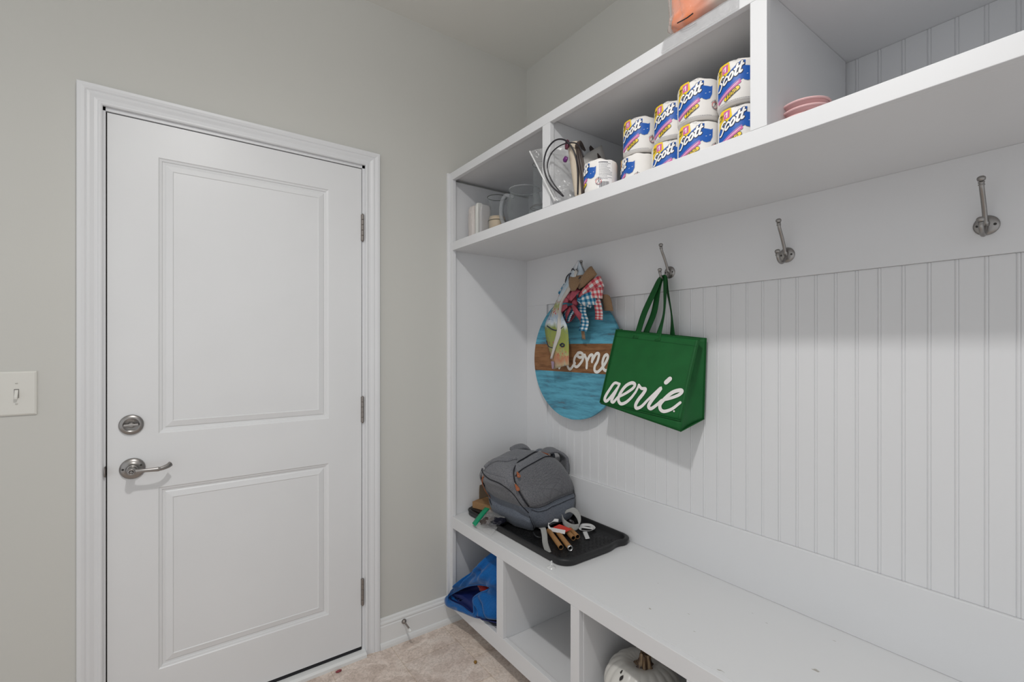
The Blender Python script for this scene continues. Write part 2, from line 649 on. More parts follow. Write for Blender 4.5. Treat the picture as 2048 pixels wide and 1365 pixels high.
b.lathe([(0, 0.0), (0.0035, 0.0), (0.003, 0.0015), (0, 0.002)], (LX - 0.024, -0.008, LZ + 0.001), AX, 12)
b.lathe([(0, 0.0), (0.0035, 0.0), (0.003, 0.0015), (0, 0.002)], (LX + 0.022, -0.008, LZ + 0.010), AX, 12)
b.build('rose_screw', M_NICKELD, lev)
# latch strike at the jamb edge
b = MB()
b.lathe([(0, 0), (0.018, 0), (0.016, 0.003), (0, 0.003)], (SX0 - 0.0035, -0.001, LZ), (-1, 0, 0), 20)
b.build('strike_plate', M_BRONZE, door)

# switch plate
sw = thing('light_switch', (-1.9065, 0, 1.161), 'white double toggle light switch plate left of the door', 'light switch')
b = MB()
x0, x1, z0, z1 = -1.965, -1.848, 1.096, 1.226
A = rect(x0, x1, z0, z1, -0.0005); B = rect(x0 + 0.001, x1 - 0.001, z0 + 0.001, z1 - 0.001, -0.004); Cc = rect(x0 + 0.005, x1 - 0.005, z0 + 0.005, z1 - 0.005, -0.0062)
b.add(A + B + Cc, [(i, (i + 1) % 4, 4 + (i + 1) % 4, 4 + i) for i in range(4)] + [(4 + i, 4 + (i + 1) % 4, 8 + (i + 1) % 4, 8 + i) for i in range(4)] + [(8, 9, 10, 11), (3, 2, 1, 0)])
b.build('cover_plate', M_PLATE, sw)
M_SLOT = mat('switch_slot', (0.16, 0.15, 0.14), 0.6)
for sx in (-1.8905, -1.9365):
    b = MB(); b.box((sx - 0.0052, -0.0066, 1.148), (sx + 0.0052, -0.0060, 1.174))
    b.build('toggle_slot', M_SLOT, sw)
    b = MB()
    b.add([(sx - 0.004, -0.0064, 1.150), (sx + 0.004, -0.0064, 1.150), (sx + 0.004, -0.0064, 1.172), (sx - 0.004, -0.0064, 1.172),
           (sx - 0.0032, -0.017, 1.145), (sx + 0.0032, -0.017, 1.145), (sx + 0.0032, -0.0175, 1.151), (sx - 0.0032, -0.0175, 1.151)],
          [(0, 1, 2, 3), (4, 5, 6, 7), (0, 1, 5, 4), (1, 2, 6, 5), (2, 3, 7, 6), (3, 0, 4, 7)])
    b.build('toggle', M_PLATE, sw, bevel=0.0006)
    for zz in (1.191, 1.131):
        b = MB()
        b.lathe([(0, 0.006), (0.0032, 0.006), (0.0028, 0.0074), (0, 0.0078)], (sx, 0, zz), AX, 12)
        b.box((sx - 0.0025, -0.0081, zz - 0.0004), (sx + 0.0025, -0.0070, zz + 0.0004), 1)
        b.build('screw', [M_PLATE, M_SLOT], sw)

# door stop on the baseboard
ds = thing('door_stop', (-0.695, -0.0145, 0.086), 'spring door stop with white tip screwed to the baseboard', 'door stop')
b = MB()
b.lathe([(0, 0), (0.011, 0), (0.009, 0.005), (0.006, 0.010), (0, 0.010)], (-0.695, -0.0143, 0.086), AX, 20)
dirv = Vector((0.0, -1, -0.10)).normalized()
P0 = Vector((-0.695, -0.02, 0.086))
pts = [P0 + dirv * (0.055 * i / 220) + Vector((math.cos(i * 0.9), 0, math.sin(i * 0.9))) * 0.0030 for i in range(221)]
b.tube(pts, 0.0009, 5)
b.build('spring', M_BRONZE, ds, smooth=True)
b = MB()
b.lathe([(0, 0.053), (0.0055, 0.053), (0.0060, 0.060), (0.0055, 0.068), (0.003, 0.070), (0, 0.070)], P0, dirv, 16)
b.build('tip', mat('white_rubber', (0.75, 0.75, 0.74), 0.5), ds, smooth=True)

# ================================================================ BUILT-IN LOCKER
XU = -0.4652
YE = -2.75
lock = thing('built_in_locker', (-0.23, -1.3, 0.0), 'white built-in mudroom bench with cubbies, beadboard back and top shelf along the right wall', 'mudroom bench')
T = 0.019
XB = XU + T


def part(name, boxes, m=M_WHITE, bev=0.0012, parent=lock):
    b = MB()
    for p, q in boxes:
        b.box(p, q)
    return b.build(name, m, parent, bevel=bev)


ZT, ZTB, ZS, ZSB = 2.1118, 2.0764, 1.7857, 1.7465
ZB, ZBB, ZRT, ZRB = 0.505, 0.4515, 0.1425, 0.075
part('left_stile', [((XU, -0.0365, ZRB), (XB, -0.0002, ZT))])
part('scribe_strip', [((XU - 0.013, -0.013, 0.127), (XU + 0.004, -0.0004, ZT))])
part('side_panel', [((XB, -0.020, ZRB), (-0.0006, -0.0004, ZTB))])
part('top_board', [((XB, YE, ZTB + 0.012), (-0.0005, -0.0005, ZT))])
part('top_rail', [((XU, YE, ZTB), (XB, -0.0366, ZT))])
part('shelf_board', [((XB, YE, ZSB), (-0.0005, -0.0202, ZS))])
part('shelf_rail', [((XU, YE, ZSB), (XB, -0.0366, ZS))])
part('seat_board', [((XB, YE, ZB - 0.019), (-0.0005, -0.0202, ZB))], M_BENCH, 0.001)
part('seat_apron', [((XU, YE, ZBB), (XB - 0.0002, -0.0366, ZB))])
part('bottom_board', [((XB, YE, ZRT - 0.024), (-0.0005, -0.0202, ZRT - 0.006))])
part('bottom_rail', [((XU, YE, ZRB), (XB, -0.0366, ZRT))])
part('toe_board', [((-0.345, YE, 0.0005), (-0.33, -0.0235, ZRT - 0.0245))])
for y0, y1 in ((-0.7315, -0.690), (-1.461, -1.424), (-2.19, -2.152)):
    part('upper_stile', [((XU, y0, ZS + 0.0002), (XB, y1, ZTB - 0.0002))])
    ym = (y0 + y1) / 2 - 0.004
    part('upper_divider', [((XB, ym - 0.0125, ZS + 0.0002), (-0.0145, ym + 0.0125, ZTB + 0.0115))])
for y0, y1 in ((-0.447, -0.402), (-0.874, -0.834), (-1.302, -1.262), (-1.73, -1.69), (-2.16, -2.12)):
    part('lower_stile', [((XU, y0, ZRT + 0.0002), (XB, y1, ZBB - 0.0002))])
    ym = (y0 + y1) / 2 - 0.010
    part('lower_divider', [((XB, ym - 0.012, ZRT - 0.0058), (-0.0035, ym + 0.012, ZB - 0.0195))])
part('hook_rail', [((-0.014, YE, 1.5075), (-0.0006, -0.0201, ZSB - 0.0002))], bev=0.0004)
part('corner_board', [((-0.0139, -0.180, 0.696), (-0.0006, -0.0201, 1.5074))], bev=0.0006)
part('bottom_back_rail', [((-0.014, YE, ZB + 0.0002), (-0.0006, -0.0201, 0.6955))], bev=0.0015)
# beadboard (real grooves)
b = MB()
prof = []
y = -0.0203
GR = 0.05065
k0 = -0.9745
g = [k0 + GR * i for i in range(-40, 40)]
g = sorted([q for q in g if YE < q < -0.185], reverse=True)
XBD = -0.0030
prof.append((-0.0203, XBD))
for q in g:
    prof += [(q + 0.0046, XBD), (q + 0.0036, XBD + 0.0017), (q + 0.0022, XBD + 0.0003), (q, XBD - 0.0005), (q - 0.0022, XBD + 0.0003), (q - 0.0036, XBD + 0.0017), (q - 0.0046, XBD)]
prof.append((YE, XBD))


def bead(z0, z1):
    n = len(prof)
    v = [(x, y, z0) for y, x in prof] + [(x, y, z1) for y, x in prof] + [(-0.0003, prof[0][0], z0), (-0.0003, YE, z0), (-0.0003, prof[0][0], z1), (-0.0003, YE, z1)]
    return v, [(i, i + 1, n + i + 1, n + i) for i in range(n - 1)] + [(2 * n, 2 * n + 1, 2 * n + 3, 2 * n + 2)]


v, f = bead(0.696, 1.507); b.add(v, f)
v, f = bead(ZS + 0.0002, ZTB + 0.0115); b.add(v, f)
b.build('beadboard_panel', M_WHITE, lock)

# ---------------------------------------------------------------- coat hooks
XH = -0.0143


def coat_hook(y, z, label):
    t = thing('coat_hook', (XH, y, z), label, 'coat hook', 'coat hooks on the white rail')
    b = MB()
    b.lathe([(0, 0), (0.0225, 0), (0.0225, 0.002), (0.019, 0.0042), (0.012, 0.0055), (0, 0.006)], (XH, y, z), (-1, 0, 0), 32)
    b.lathe([(0.0225, 0.0), (0.0225, -0.0003), (0, -0.0003)], (XH, y, z), (-1, 0, 0), 32)
    b.build('back_plate', M_NICKEL, t, smooth=True)
    b = MB()
    up = smoothpts([(XH - 0.004, y, z), (XH - 0.012, y, z + 0.008), (XH - 0.020, y, z + 0.026), (XH - 0.034, y, z + 0.052), (XH - 0.048, y, z + 0.074), (XH - 0.053, y, z + 0.090)], 6)
    b.tube(up, [0.0065] * 6 + [0.0046] * (len(up) - 6), 12)
    for h, r in ((0.0, 0.0058), (0.005, 0.0058)):
        b.lathe([(0.003, h - 0.0013), (r, h - 0.0013), (r, h + 0.0013), (0.003, h + 0.0013)], (XH - 0.052, y, z + 0.083), (-0.15, 0, 1), 14)
    b.lathe([(r, h) for r, h in ((0.003, 0.0), (0.0062, 0.0015), (0.0078, 0.0055), (0.0072, 0.0095), (0.004, 0.012), (0, 0.0125))], (XH - 0.0533, y, z + 0.090), (-0.1, 0, 1), 18)
    b.build('upper_prong', M_NICKEL, t, smooth=True)
    b = MB()
    lo = smoothpts([(XH - 0.004, y, z - 0.002), (XH - 0.014, y, z - 0.014), (XH - 0.030, y, z - 0.0255), (XH - 0.046, y, z - 0.0245), (XH - 0.057, y, z - 0.014), (XH - 0.0595, y, z - 0.003)], 6)
    b.tube(lo, 0.0046, 12)
    for h, r in ((0.0, 0.0058), (0.004, 0.0058)):
        b.lathe([(0.003, h - 0.0012), (r, h - 0.0012), (r, h + 0.0012), (0.003, h + 0.0012)], (XH - 0.0595, y, z - 0.007), (-0.1, 0, 1), 14)
    b.lathe([(0.003, 0.0), (0.0062, 0.0015), (0.0078, 0.0055), (0.0072, 0.0095), (0.004, 0.012), (0, 0.0125)], (XH - 0.0598, y, z - 0.002), (-0.05, 0, 1), 18)
    b.build('lower_prong', M_NICKEL, t, smooth=True)
    for s in (-1, 1):
        b = MB()
        b.lathe([(0, 0.0035), (0.0032, 0.0035), (0.0028, 0.0058), (0, 0.0062)], (XH, y + s * 0.0145, z), (-1, 0, 0), 10)
        b.build('screw', M_NICKELD, t)
    return t


coat_hook(-1.306, 1.576, 'brushed nickel double coat hook, empty, between the tote bag hook and the rightmost hook')
coat_hook(-1.736, 1.576, 'empty brushed nickel double coat hook nearest the camera, rightmost on the rail')
coat_hook(-0.893, 1.576, 'brushed nickel double coat hook from which the green tote bag hangs')
coat_hook(-0.478, 1.576, 'brushed nickel double coat hook mostly hidden behind the ribbon and bow')
#@@OBJECTS@@
# ================================================================ TOILET PAPER
M_WRAP = mat('paper_wrapper', (0.80, 0.775, 0.745), 0.6, spec=0.3, bump=0.25, bscale=55, var=0.02, vscale=20)
M_BLUE = mat('label_blue', (0.012, 0.10, 0.42), 0.45)
M_YEL = mat('label_yellow', (0.86, 0.60, 0.02), 0.45)
M_PINK = mat('label_pink', (0.62, 0.13, 0.36), 0.45)
M_PURP = mat('label_purple', (0.28, 0.16, 0.42), 0.45)
M_LWHITE = mat('label_white', (0.86, 0.85, 0.84), 0.45)
M_INK = mat('label_ink', (0.03, 0.03, 0.05), 0.5)
M_GREYINK = mat('label_grey_ink', (0.22, 0.22, 0.24), 0.5)
M_REDL = mat('label_red', (0.62, 0.09, 0.10), 0.45)
M_ORG = mat('label_amber', (0.80, 0.45, 0.04), 0.45)
LM = [M_BLUE, M_YEL, M_PINK, M_PURP, M_LWHITE, M_INK, M_GREYINK, M_REDL, M_ORG]
RR, RH = 0.0555, 0.110
GLY = {
    'S': [[(0.62, 1.02), (0.42, 1.16), (0.16, 1.02), (0.14, 0.76), (0.40, 0.52), (0.46, 0.20), (0.22, -0.08), (-0.02, 0.0)]],
    'c': [[(0.52, 0.56), (0.34, 0.70), (0.10, 0.48), (0.08, 0.18), (0.26, 0.0), (0.50, 0.14)]],
    'o': [[(0.30, 0.68), (0.08, 0.42), (0.14, 0.04), (0.38, 0.02), (0.54, 0.34), (0.44, 0.66), (0.30, 0.68)]],
    't': [[(0.24, 1.08), (0.16, 0.50), (0.12, 0.12), (0.24, -0.02), (0.38, 0.08)], [(0.0, 0.72), (0.42, 0.74)]],
    '1': [[(0.05, 0.72), (0.24, 0.96)], [(0.24, 0.96), (0.24, 0.0)]],
    '0': [[(0.28, 0.98), (0.06, 0.70), (0.06, 0.28), (0.28, 0.0), (0.50, 0.28), (0.50, 0.70), (0.28, 0.98)]],
    'R': [[(0.08, 0.0), (0.08, 0.95)], [(0.08, 0.95), (0.45, 0.85), (0.40, 0.52), (0.08, 0.48)], [(0.2, 0.48), (0.5, 0.0)]],
    'O': [[(0.28, 0.98), (0.06, 0.70), (0.06, 0.28), (0.28, 0.0), (0.50, 0.28), (0.50, 0.70), (0.28, 0.98)]],
    'L': [[(0.08, 0.98), (0.08, 0.0)], [(0.08, 0.0), (0.45, 0.0)]],
    'A': [[(0.0, 0.0), (0.26, 1.0)], [(0.26, 1.0), (0.52, 0.0)], [(0.12, 0.35), (0.42, 0.35)]],
    'T': [[(0.26, 0.0), (0.26, 1.0)], [(0.0, 1.0), (0.52, 1.0)]],
}


def roll_chart(cx, cy, cz, ang, k=1.0):
    """chart on the roll: x metres along the wrapper from the label centre (to the viewer's right), y metres up"""
    def fn(x, y, d):
        th = ang + x / RR
        r = RR * k + 0.0006 + d * 0.00022
        return (cx + math.cos(th) * r, cy + math.sin(th) * r, cz + y)
    return fn


def text(mb, s, x0, y0, sc, adv, slope, shear, w, fn, d, mi, curve=0.0):
    x = 0.0
    for ch in s:
        if ch != ' ':
            for st in GLY[ch]:
                pts = []
                for gx, gy in st:
                    lx = x + gx * sc + shear * gy * sc
                    pts.append((x0 + lx, y0 + gy * sc + slope * lx + curve * lx * lx))
                stroke(mb, pts, w, fn, d, mi, n=4, smooth=len(st) > 2)
        x += adv.get(ch, 0.6) * sc if isinstance(adv, dict) else adv * sc


def front_label(fn):
    mb = MB()
    P = lambda q, d, mi: fillpoly(mb, q, fn, d, mi)
    # yellow corner
    P([(-0.060, 0.060), (-0.057, 0.098), (-0.050, 0.104), (-0.022, 0.104), (-0.018, 0.078), (-0.032, 0.062), (-0.060, 0.044)], 0, 1)
    P([(-0.041, 0.099), (-0.024, 0.100), (-0.025, 0.081), (-0.042, 0.080)], 1, 2)
    stroke(mb, [(-0.031, 0.095), (-0.032, 0.084)], 0.0014, fn, 2, 4, smooth=False)
    stroke(mb, [(-0.0345, 0.092), (-0.031, 0.095)], 0.0010, fn, 2, 4, smooth=False)
    stroke(mb, [(-0.039, 0.088), (-0.0365, 0.092)], 0.0008, fn, 2, 4, smooth=False)
    text(mb, '1 ROLL', -0.0595, 0.088, 0.0052, 0.62, 0.10, 0.0, 0.0005, fn, 2, 5)
    text(mb, 'LAST', -0.0575, 0.080, 0.0052, 0.66, 0.10, 0.0, 0.0005, fn, 2, 5)
    # blue field and flag
    P([(-0.060, 0.052), (-0.054, 0.064), (-0.045, 0.064), (-0.020, 0.080), (0.006, 0.098), (0.015, 0.097), (0.014, 0.084), (0.032, 0.081),
       (0.037, 0.084), (0.036, 0.062), (0.030, 0.050), (0.020, 0.047), (0.012, 0.050), (0.010, 0.053), (-0.013, 0.043), (-0.035, 0.030), (-0.056, 0.020), (-0.062, 0.026)], 1, 0)
    stroke(mb, [(0.018, 0.063), (0.031, 0.067)], 0.0005, fn, 2, 4, smooth=False)
    # purple and pink swoosh
    stroke(mb, [(-0.057, 0.022), (-0.040, 0.028), (-0.020, 0.039), (0.002, 0.052)], 0.0026, fn, 2, 3)
    stroke(mb, [(-0.055, 0.016), (-0.042, 0.022), (-0.020, 0.034), (0.002, 0.047)], 0.0036, fn, 3, 2)
    stroke(mb, [(-0.053, 0.019), (-0.038, 0.025), (-0.018, 0.036), (0.0, 0.048)], 0.0005, fn, 4, 4)
    # 1100
    for w, d, mi in ((0.0044, 4, 5), (0.0034, 5, 1)):
        stroke(mb, [(-0.030, 0.0150), (-0.016, 0.0235), (-0.002, 0.033)], w * 1.25, fn, d, mi)
    text(mb, '1100', -0.0300, 0.0098, 0.0100, {'1': 0.55, '0': 0.78}, 0.60, 0.12, 0.0007, fn, 6, 5)
    # Scott
    adv = {'S': 0.66, 'c': 0.62, 'o': 0.66, 't': 0.44}
    for w, d, mi in ((0.0037, 4, 5), (0.0022, 7, 4)):
        text(mb, 'Scott', -0.0525, 0.0435, 0.0215, adv, 0.46, 0.16, w, fn, d, mi)
    # blend-free mark and small print
    stroke(mb, [(0.045 + 0.0085 * math.cos(a * PI / 8), 0.034 + 0.0085 * math.sin(a * PI / 8)) for a in range(17)], 0.0008, fn, 1, 7)
    stroke(mb, [(0.045 + 0.0120 * math.cos(a * PI / 8), 0.034 + 0.0120 * math.sin(a * PI / 8)) for a in range(1, 8)], 0.0005, fn, 1, 6)
    stroke(mb, [(0.040, 0.028), (0.051, 0.041)], 0.0008, fn, 2, 6, smooth=False)
    stroke(mb, [(0.045, 0.048), (0.045, 0.035)], 0.0009, fn, 2, 5, smooth=False)
    stroke(mb, [(0.045 + 0.009 * math.cos(a), 0.033 + 0.009 * math.sin(a)) for a in (3.5, 4.0, 4.7, 5.3, 5.9)], 0.0011, fn, 2, 6)
    x = -0.050
    while x < 0.034:
        L = random.uniform(0.0015, 0.004)
        stroke(mb, [(x, 0.0065), (x + L, 0.0065)], 0.0006, fn, 1, 6, smooth=False)
        x += L + 0.0018
    for i in range(3):
        stroke(mb, [(-0.014 + i * 0.006, 0.1035 - 0.002 * (i % 2)), (-0.0095 + i * 0.006, 0.1035 - 0.002 * (i % 2))], 0.0005, fn, 1, 6, smooth=False)
    return mb


def back_label(fn):
    mb = MB()
    fillpoly(mb, [(-0.024, 0.012), (0.024, 0.012), (0.024, 0.100), (-0.024, 0.100)], fn, -1, 4)
    rnd = random.Random(3)
    for r in range(13):
        y = 0.095 - r * 0.0044
        x = -0.021
        lim = rnd.uniform(0.004, 0.021)
        while x < lim:
            L = rnd.uniform(0.002, 0.006)
            stroke(mb, [(x, y), (min(x + L, 0.022), y)], 0.0006 if r else 0.0011, fn, 1, 6 if r else 5, smooth=False)
            x += L + 0.0014
    x = -0.020
    while x < 0.012:
        w = rnd.choice((0.0006, 0.0011, 0.0017))
        fillpoly(mb, [(x, 0.014), (x + w, 0.014), (x + w, 0.034), (x, 0.034)], fn, 1, 5)
        x += w + rnd.choice((0.0007, 0.0012))
    return mb


def toilet_roll(cx, cy, cz, view, label, squash=1.0, seed=0, back=None):
    """view: angle (radians) of the wrapper direction in which the label centre faces"""
    t = thing('toilet_paper_roll', (cx, cy, cz), label, 'toilet paper', 'wrapped toilet paper rolls on the top shelf')
    rnd = random.Random(seed)
    ph = [rnd.uniform(0, 6.28) for _ in range(4)]

    def wob(a, r, h):
        k = 1 + 0.006 * math.sin(2 * a + ph[0]) * min(1, r / RR)
        e = 0.0
        if h > RH * 0.9:
            e = 0.0018 * math.sin(5 * a + ph[1]) + 0.0012 * math.sin(9 * a + ph[2])
            e *= min(1.0, (RR - r) / 0.01 + 0.2)
        return r * k, h + e
    b = MB()
    prof = [(0.0, 0.003), (0.020, 0.0025), (0.040, 0.001), (0.048, 0.0008), (0.0535, 0.004), (RR, 0.010), (RR, 0.035), (RR, 0.075), (RR, 0.096),
            (0.0535, 0.1035), (0.0480, 0.1075), (0.040, 0.1090), (0.028, 0.1085), (0.018, 0.106), (0.0, 0.104)]
    b.lathe(prof, (cx, cy, cz), seg=48, fn=wob)
    b.build('wrapper', M_WRAP, t, smooth=True)
    fn = roll_chart(cx, cy, cz, view, 1.006)
    front_label(fn).build('printed_label', LM, t)
    if back is not None:
        fn2 = roll_chart(cx, cy, cz, back, 1.006)
        back_label(fn2).build('barcode_panel', LM, t)
    return t


CAMXY = Vector((-1.5243, -1.9652))


def facing(cx, cy, off):
    d = CAMXY - Vector((cx, cy))
    return math.atan2(d.y, d.x) + off


G = 'small label'
rolls = [
    # cx, cy, level, label turn (radians, + turns it to the viewer's left), text, back
    (-0.390, -0.895, 0, -0.90, 'single wrapped toilet roll showing its barcode panel, leftmost, beside the clear plastic bag', 0.30),
    (-0.324, -1.000, 0, -0.90, 'wrapped toilet roll at the bottom of the leftmost two-roll stack', None),
    (-0.322, -1.115, 0, -0.02, 'wrapped toilet roll at the bottom of the second stack from the left', None),
    (-0.358, -1.229, 0, -0.02, 'wrapped toilet roll at the bottom of the third stack from the left', None),
    (-0.350, -1.344, 0, -0.05, 'wrapped toilet roll at the bottom of the stack touching the shelf divider', None),
    (-0.324, -1.008, 1, -0.20, 'wrapped toilet roll on top of the leftmost two-roll stack', None),
    (-0.322, -1.125, 1, -0.18, 'wrapped toilet roll on top of the second stack from the left', None),
    (-0.362, -1.232, 1, -0.05, 'wrapped toilet roll on top of the third stack from the left', None),
    (-0.358, -1.347, 1, -0.10, 'wrapped toilet roll on top of the stack touching the shelf divider', None),
]
for i, (cx, cy, lv, off, lab, bk) in enumerate(rolls):
    toilet_roll(cx, cy, ZS + 0.0002 + lv * 0.1095, facing(cx, cy, off), lab, seed=i + 1, back=None if bk is None else facing(cx, cy, bk))

# ================================================================ TOTE BAG
M_GREEN = mat('green_tote_fabric', (0.008, 0.105, 0.024), 0.50, spec=0.3, bump=0.35, bscale=900, var=0.10, vscale=14)
M_GREEN2 = mat('green_tote_webbing', (0.006, 0.085, 0.018), 0.6, spec=0.3, bump=0.4, bscale=1200)
tote = thing('tote_bag', (-0.0775, -0.857, 1.01), 'green reusable tote bag with white script lettering hanging from a coat hook', 'tote bag')
TA, TB_, TC_, TD_ = [Vector(p) for p in ((-0.055, -0.668, 1.368), (-0.060, -1.045, 1.325), (-0.130, -1.020, 1.046), (-0.130, -0.649, 1.074))]
LC, LD = Vector((-0.128, -1.016, 1.010)), Vector((-0.126, -0.650, 1.068))
BA, BB_, BC_, BD_ = [Vector(p) for p in ((-0.050, -0.668, 1.369), (-0.020, -1.046, 1.328), (-0.016, -1.034, 1.045), (-0.056, -0.655, 1.079))]


def bil(a, b_, c, d, u, v):
    return a.lerp(b_, u).lerp(d.lerp(c, u), v)


def front_face(u, v):
    p = bil(TA, TB_, TC_, TD_, u, v)
    k = math.sin(PI * u) * math.sin(PI * v)
    n_ = noise.noise(Vector((u * 3, v * 3, 0.3))) * 0.004
    return p + Vector((-1, 0, 0.25)) * (0.008 * k + n_ * k)


b = MB()
b.grid(front_face, 24, 20)
bag_edges = []


def gus(u, v):      # right side gusset, u front->back, v top->bottom
    f_ = TB_.lerp(TC_, min(1, v / 0.9)) if v < 0.9 else TC_.lerp(LC, (v - 0.9) / 0.1)
    k_ = BB_.lerp(BC_, v)
    p = f_.lerp(k_, u)
    p.y += 0.034 * math.sin(PI * u) * (1 - 0.85 * v) * 0.9
    return p


def gusl(u, v):
    f_ = TA.lerp(TD_, min(1, v / 0.9)) if v < 0.9 else TD_.lerp(LD, (v - 0.9) / 0.1)
    k_ = BA.lerp(BD_, v)
    p = f_.lerp(k_, u)
    p.y -= 0.034 * math.sin(PI * u) * (1 - 0.85 * v) * 0.9
    return p


b.grid(gus, 10, 20)
b.grid(gusl, 10, 20)
b.grid(lambda u, v: bil(BA, BB_, BC_, BD_, u, v), 8, 8)
b.grid(lambda u, v: bil(TD_, TC_, LC, LD, u, v), 16, 3)
b.grid(lambda u, v: bil(LD, LC, BC_, BD_, u, v) + Vector((0, 0, -0.004 * math.sin(PI * u) * math.sin(PI * v))), 16, 6)
b.build('bag_body', M_GREEN, tote, smooth=True, solid=0.0016)
# stitched hem and seams
b = MB()
off = Vector((-0.0018, 0, 0.0006))


def fp(u, v, d=0.0):
    return front_face(u, v) + Vector((-1, 0, 0.25)) * (0.0012 + d)


for v0, v1 in ((0.0, 0.012),):
    b.grid(lambda u, v: fp(u, v0 + (v1 - v0) * v, 0.0006), 24, 1)
b.tube([fp(0.004, i / 20, 0.0005) for i in range(21)], 0.0022, 6)
b.tube([fp(0.996, i / 20, 0.0005) for i in range(21)], 0.0022, 6)
b.tube([fp(i / 20, 0.998, 0.0005) for i in range(21)], 0.0024, 6)
b.tube([gus(0.97, i / 20) + Vector((0, -0.001, 0)) for i in range(21)], 0.0022, 6)
b.tube([LC + (BC_ - LC) * (i / 6) for i in range(7)], 0.0018, 6)
b.build('edge_piping', M_GREEN2, tote, smooth=True)
b = MB()
for k in range(70):
    u = 0.012 + 0.976 * k / 70
    b.tube([fp(u, 0.095, 0.0004), fp(u + 0.009, 0.095, 0.0004)], 0.0006, 4)
for k in range(50):
    v_ = 0.01 + 0.97 * k / 50
    b.tube([fp(0.965, v_, 0.0004), fp(0.965, v_ + 0.012, 0.0004)], 0.0006, 4)
    b.tube([fp(0.03, v_, 0.0004), fp(0.03, v_ + 0.012, 0.0004)], 0.0006, 4)
b.build('stitching', mat('dark_green_thread', (0.008, 0.075, 0.02), 0.8), tote)
AERIE = [[(0.0925, 0.2141), (0.0668, 0.2155), (0.0499, 0.2445), (0.0376, 0.2747), (0.0393, 0.2899), (0.0519, 0.2896), (0.0727, 0.2589), (0.0917, 0.2245)], [(0.0946, 0.2137), (0.0853, 0.2444), (0.0755, 0.2737), (0.0743, 0.2859), (0.0847, 0.288), (0.0994, 0.267)], [(0.0994, 0.267), (0.1359, 0.2427), (0.1646, 0.2172), (0.168, 0.2025), (0.151, 0.2), (0.1272, 0.2161), (0.1097, 0.2463), (0.1055, 0.2724), (0.121, 0.2869), (0.1432, 0.2777), (0.1646, 0.255), (0.1804, 0.2289)], [(0.1804, 0.2289), (0.1863, 0.2098), (0.1876, 0.2014)], [(0.1876, 0.2014), (0.2026, 0.2115), (0.2208, 0.2106), (0.2156, 0.2283), (0.1989, 0.2559), (0.1917, 0.2768), (0.1989, 0.2871), (0.2188, 0.2756), (0.2405, 0.247)], [(0.2405, 0.247), (0.2623, 0.2204), (0.2829, 0.1945), (0.2701, 0.2219), (0.2547, 0.2503), (0.2491, 0.2688), (0.261, 0.2746), (0.2807, 0.257), (0.2962, 0.2366)], [(0.2971, 0.171), (0.3089, 0.1559)], [(0.2962, 0.2366), (0.3273, 0.2224), (0.3562, 0.2043), (0.365, 0.1906), (0.3564, 0.1872), (0.3312, 0.2003), (0.3104, 0.2244), (0.2951, 0.2508), (0.3003, 0.2681), (0.3173, 0.2717), (0.3441, 0.2565), (0.3691, 0.2285)], [(0.3536, 0.2624), (0.354, 0.2624)]]
EX = Vector((-0.0132, -0.9935, -0.1133)); EZ = Vector((-0.2464, 0.1131, -0.9626))


def bag_uv(x, z):
    """chart coordinates (metres from the top left corner) -> face u, v by a few Newton-like steps"""
    P = TA + EX * x + EZ * z
    u, v_ = x / 0.3795, z / 0.304
    for _ in range(8):
        Q = bil(TA, TB_, TC_, TD_, u, v_)
        du = (P - Q).dot((TB_ - TA).normalized()) / 0.3795
        dv = (P - Q).dot((TD_ - TA).normalized()) / 0.304
        u += du; v_ += dv
    return u, v_


def bag_fn(x, z, d):
    u, v_ = bag_uv(x, z)
    return front_face(u, v_) + Vector((-1, 0, 0.25)) * (0.0016 + 0.0003 * d)


b = MB()
for i, st in enumerate(AERIE):
    w = {3: 0.0048, 6: 0.0082, 8: 0.0032}.get(i, 0.0057)
    tp = (lambda q: 0.85 + 0.35 * math.sin(PI * q)) if i not in (3, 6, 8) else None
    stroke(b, st, w, bag_fn, 1 + 0.5 * i, 0, n=7, taper=tp)
b.build('lettering', mat('white_print', (0.78, 0.75, 0.74), 0.5), tote)


def strap(name, pts, w, m, parent, wdir=None, thick=0.0016, nsm=6):
    """a flat band: pts are centres, wdir the local width direction (one or one per point)"""
    P = smoothpts(pts, nsm)
    n_ = len(P)
    mbb = MB()
    if wdir is None:
        wd = [Vector((0, 1, 0))] * n_
    elif isinstance(wdir, Vector):
        wd = [wdir] * n_
    else:
        wd = [q.normalized() for q in smoothpts(wdir, nsm)]

    def f_(u, v):
        i = min(n_ - 1, int(round(v * (n_ - 1))))
        return P[i] + wd[i] * ((u - 0.5) * w)
    mbb.grid(f_, 4, n_ - 1)
    return mbb.build(name, m, parent, smooth=True, solid=thick)


